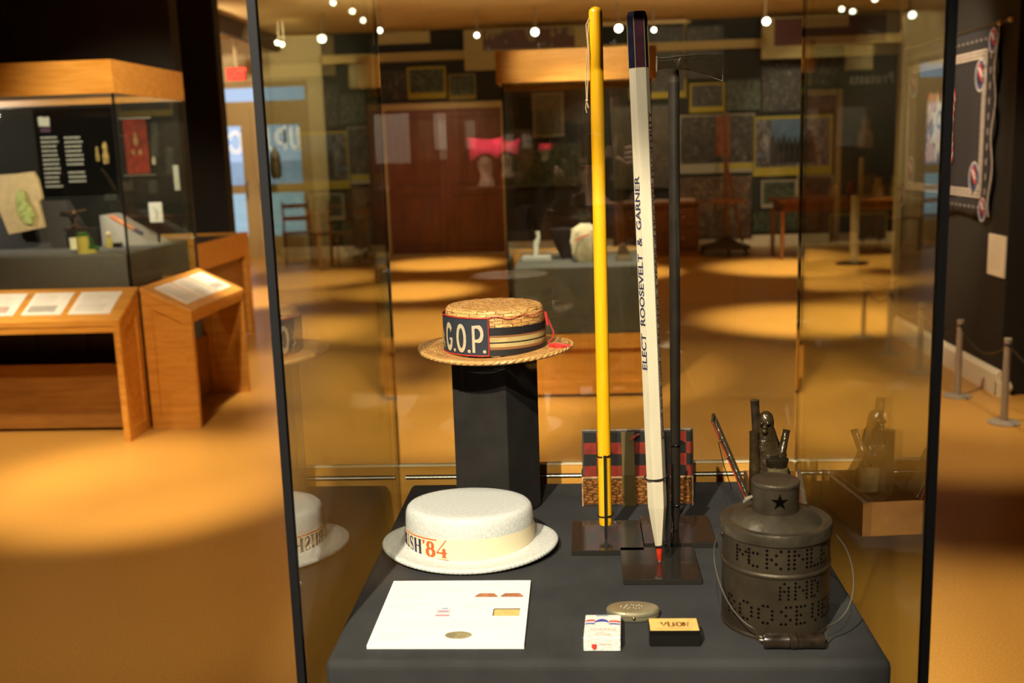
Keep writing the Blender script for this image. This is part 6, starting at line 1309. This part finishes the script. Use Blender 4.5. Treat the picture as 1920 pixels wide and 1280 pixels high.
for sh, el, wr, sgn in ((sl_, el_, wl_, -1), (sr_, er_, wr_, 1)):
    body.append([(PX, PY, 1.30, 0.12), (sh[0], sh[1], sh[2], 0.045), (el[0], el[1], el[2], 0.034), (wr[0], wr[1], wr[2], 0.024), (wr[0] - sgn * 0.005, wr[1] + 0.05, wr[2] + 0.05, 0.026)])
    pal = body[-1][-1]
    for k in range(4):
        L_f = (0.030, 0.034, 0.032, 0.026)[k]; off = (-0.024 + 0.016 * k)
        b0 = (pal[0] + off * 0.9, pal[1] + 0.02, pal[2] + 0.015, 0.0088)
        if sgn < 0: body.append([pal, b0, (b0[0], b0[1] + 0.020, b0[2] + L_f * 0.6, 0.0082), (b0[0] + 0.006, b0[1] + 0.018, b0[2] + L_f * 1.3, 0.0075)])
        else:
            b0 = (pal[0] + 0.004, pal[1] + 0.018, pal[2] + 0.03 + off * 0.8, 0.0088)
            body.append([pal, b0, (b0[0] - 0.004, b0[1] + 0.024, b0[2] + 0.004, 0.0082), (b0[0] - 0.020, b0[1] + 0.036, b0[2], 0.0075)])
    body.append([pal, (pal[0] - sgn * 0.022, pal[1] + 0.004, pal[2] + 0.014, 0.010), (pal[0] - sgn * 0.034, pal[1] + 0.020, pal[2] + 0.030, 0.0085)])
for sgn in (-1, 1):
    body.append([(PX, PY, 0.90, 0.11), (PX + sgn * 0.09, PY, 0.82, 0.085), (PX + sgn * 0.10, PY + 0.01, 0.47, 0.05), (PX + sgn * 0.10, PY - 0.02, 0.09, 0.034), (PX + sgn * 0.11, PY + 0.13, 0.035, 0.030)])
skin('body', body, None, SKINM, t)
radii_ = []
jk = [[(PX, PY, 0.86, 0.15), (PX, PY, 1.05, 0.145), (PX, PY, 1.28, 0.15), (PX, PY, 1.38, 0.07)]]
for sh, el, wr in ((sl_, el_, wl_), (sr_, er_, wr_)): jk.append([(PX, PY, 1.28, 0.15), (sh[0], sh[1], sh[2], 0.065), (el[0], el[1], el[2], 0.052), (wr[0], wr[1] - 0.01, wr[2] - 0.015, 0.038)])
skin('jacket', jk, None, CLO, t)
radii_ = []
tr = []
for sgn in (-1, 1): tr.append([(PX, PY, 0.92, 0.145), (PX + sgn * 0.09, PY, 0.80, 0.10), (PX + sgn * 0.10, PY + 0.01, 0.47, 0.068), (PX + sgn * 0.10, PY - 0.02, 0.10, 0.058)])
skin('trousers', tr, None, TRO, t)
HAIR = mat('dark_hair', (0.02, 0.014, 0.01), 0.7)
m = M(); m.ball((PX, PY - 0.005, 1.600), 0.105, 22, sq=(0.92, 1.05, 1.02)); m.tube([(PX, PY - 0.06, 1.58), (PX, PY - 0.09, 1.48), (PX, PY - 0.07, 1.38)], [0.08, 0.075, 0.04], 14, sq=(1, 1)); m.build('hair', HAIR, t, smooth=True)
m = M(); 
for sgn in (-1, 1): m.ball((PX + sgn * 0.032, PY + 0.098, 1.565), 0.012, 12)
m.build('eyes', mat('eye_white', (0.7, 0.68, 0.62), 0.3), t, smooth=True)
M().tube([(PX, PY + 0.095, 1.57), (PX, PY + 0.118, 1.535), (PX, PY + 0.10, 1.525)], [0.008, 0.012, 0.008], 10).build('nose', SKINM, t, smooth=True)
M().tube([(PX - 0.022, PY + 0.088, 1.495), (PX, PY + 0.098, 1.494), (PX + 0.022, PY + 0.088, 1.495)], [0.003, 0.006, 0.003], 8).build('mouth', mat('lips', (0.4, 0.14, 0.11), 0.5), t, smooth=True)
for sgn in (-1, 1):
    M().ball((PX + sgn * 0.088, PY + 0.01, 1.555), 0.026, 12, sq=(0.35, 0.7, 1.2)).build('ear', SKINM, t, smooth=True)
    M().tube([(PX + sgn * 0.10, PY - 0.06, 0.03), (PX + sgn * 0.105, PY + 0.02, 0.045), (PX + sgn * 0.11, PY + 0.16, 0.025)], [0.045, 0.05, 0.035], 12, sq=(1, 0.7)).build('shoe', BLACK, t, smooth=True)
CX, CZ = 0.0, 1.55
t = T('photo_camera', 'black camera held by the photographer, lens towards the case', 'camera', (CX, -0.08, CZ))
m = M(); m.box(-0.068, 0.068, -0.135, -0.085, CZ - 0.05, CZ + 0.035); m.prism([(-0.03, 0.035), (0.03, 0.035), (0.02, 0.065), (-0.02, 0.065)], lambda u, v, q: (u, q, CZ + v), -0.125, -0.075); m.box(0.045, 0.072, -0.085, -0.065, CZ - 0.05, CZ + 0.03)
m.build('camera_body', BLACK, t, bevel=0.005)
M().tube([(0, -0.085, CZ), (0, -0.07, CZ), (0, -0.03, CZ), (0, -0.014, CZ)], [0.033, 0.036, 0.037, 0.038], 32).build('lens_barrel', BLACK, t, smooth=True)
M().tube([(0, -0.0138, CZ), (0, -0.0130, CZ)], 0.031, 28).build('lens_glass', mat('lens_dark', (0.01, 0.008, 0.015), 0.05), t)
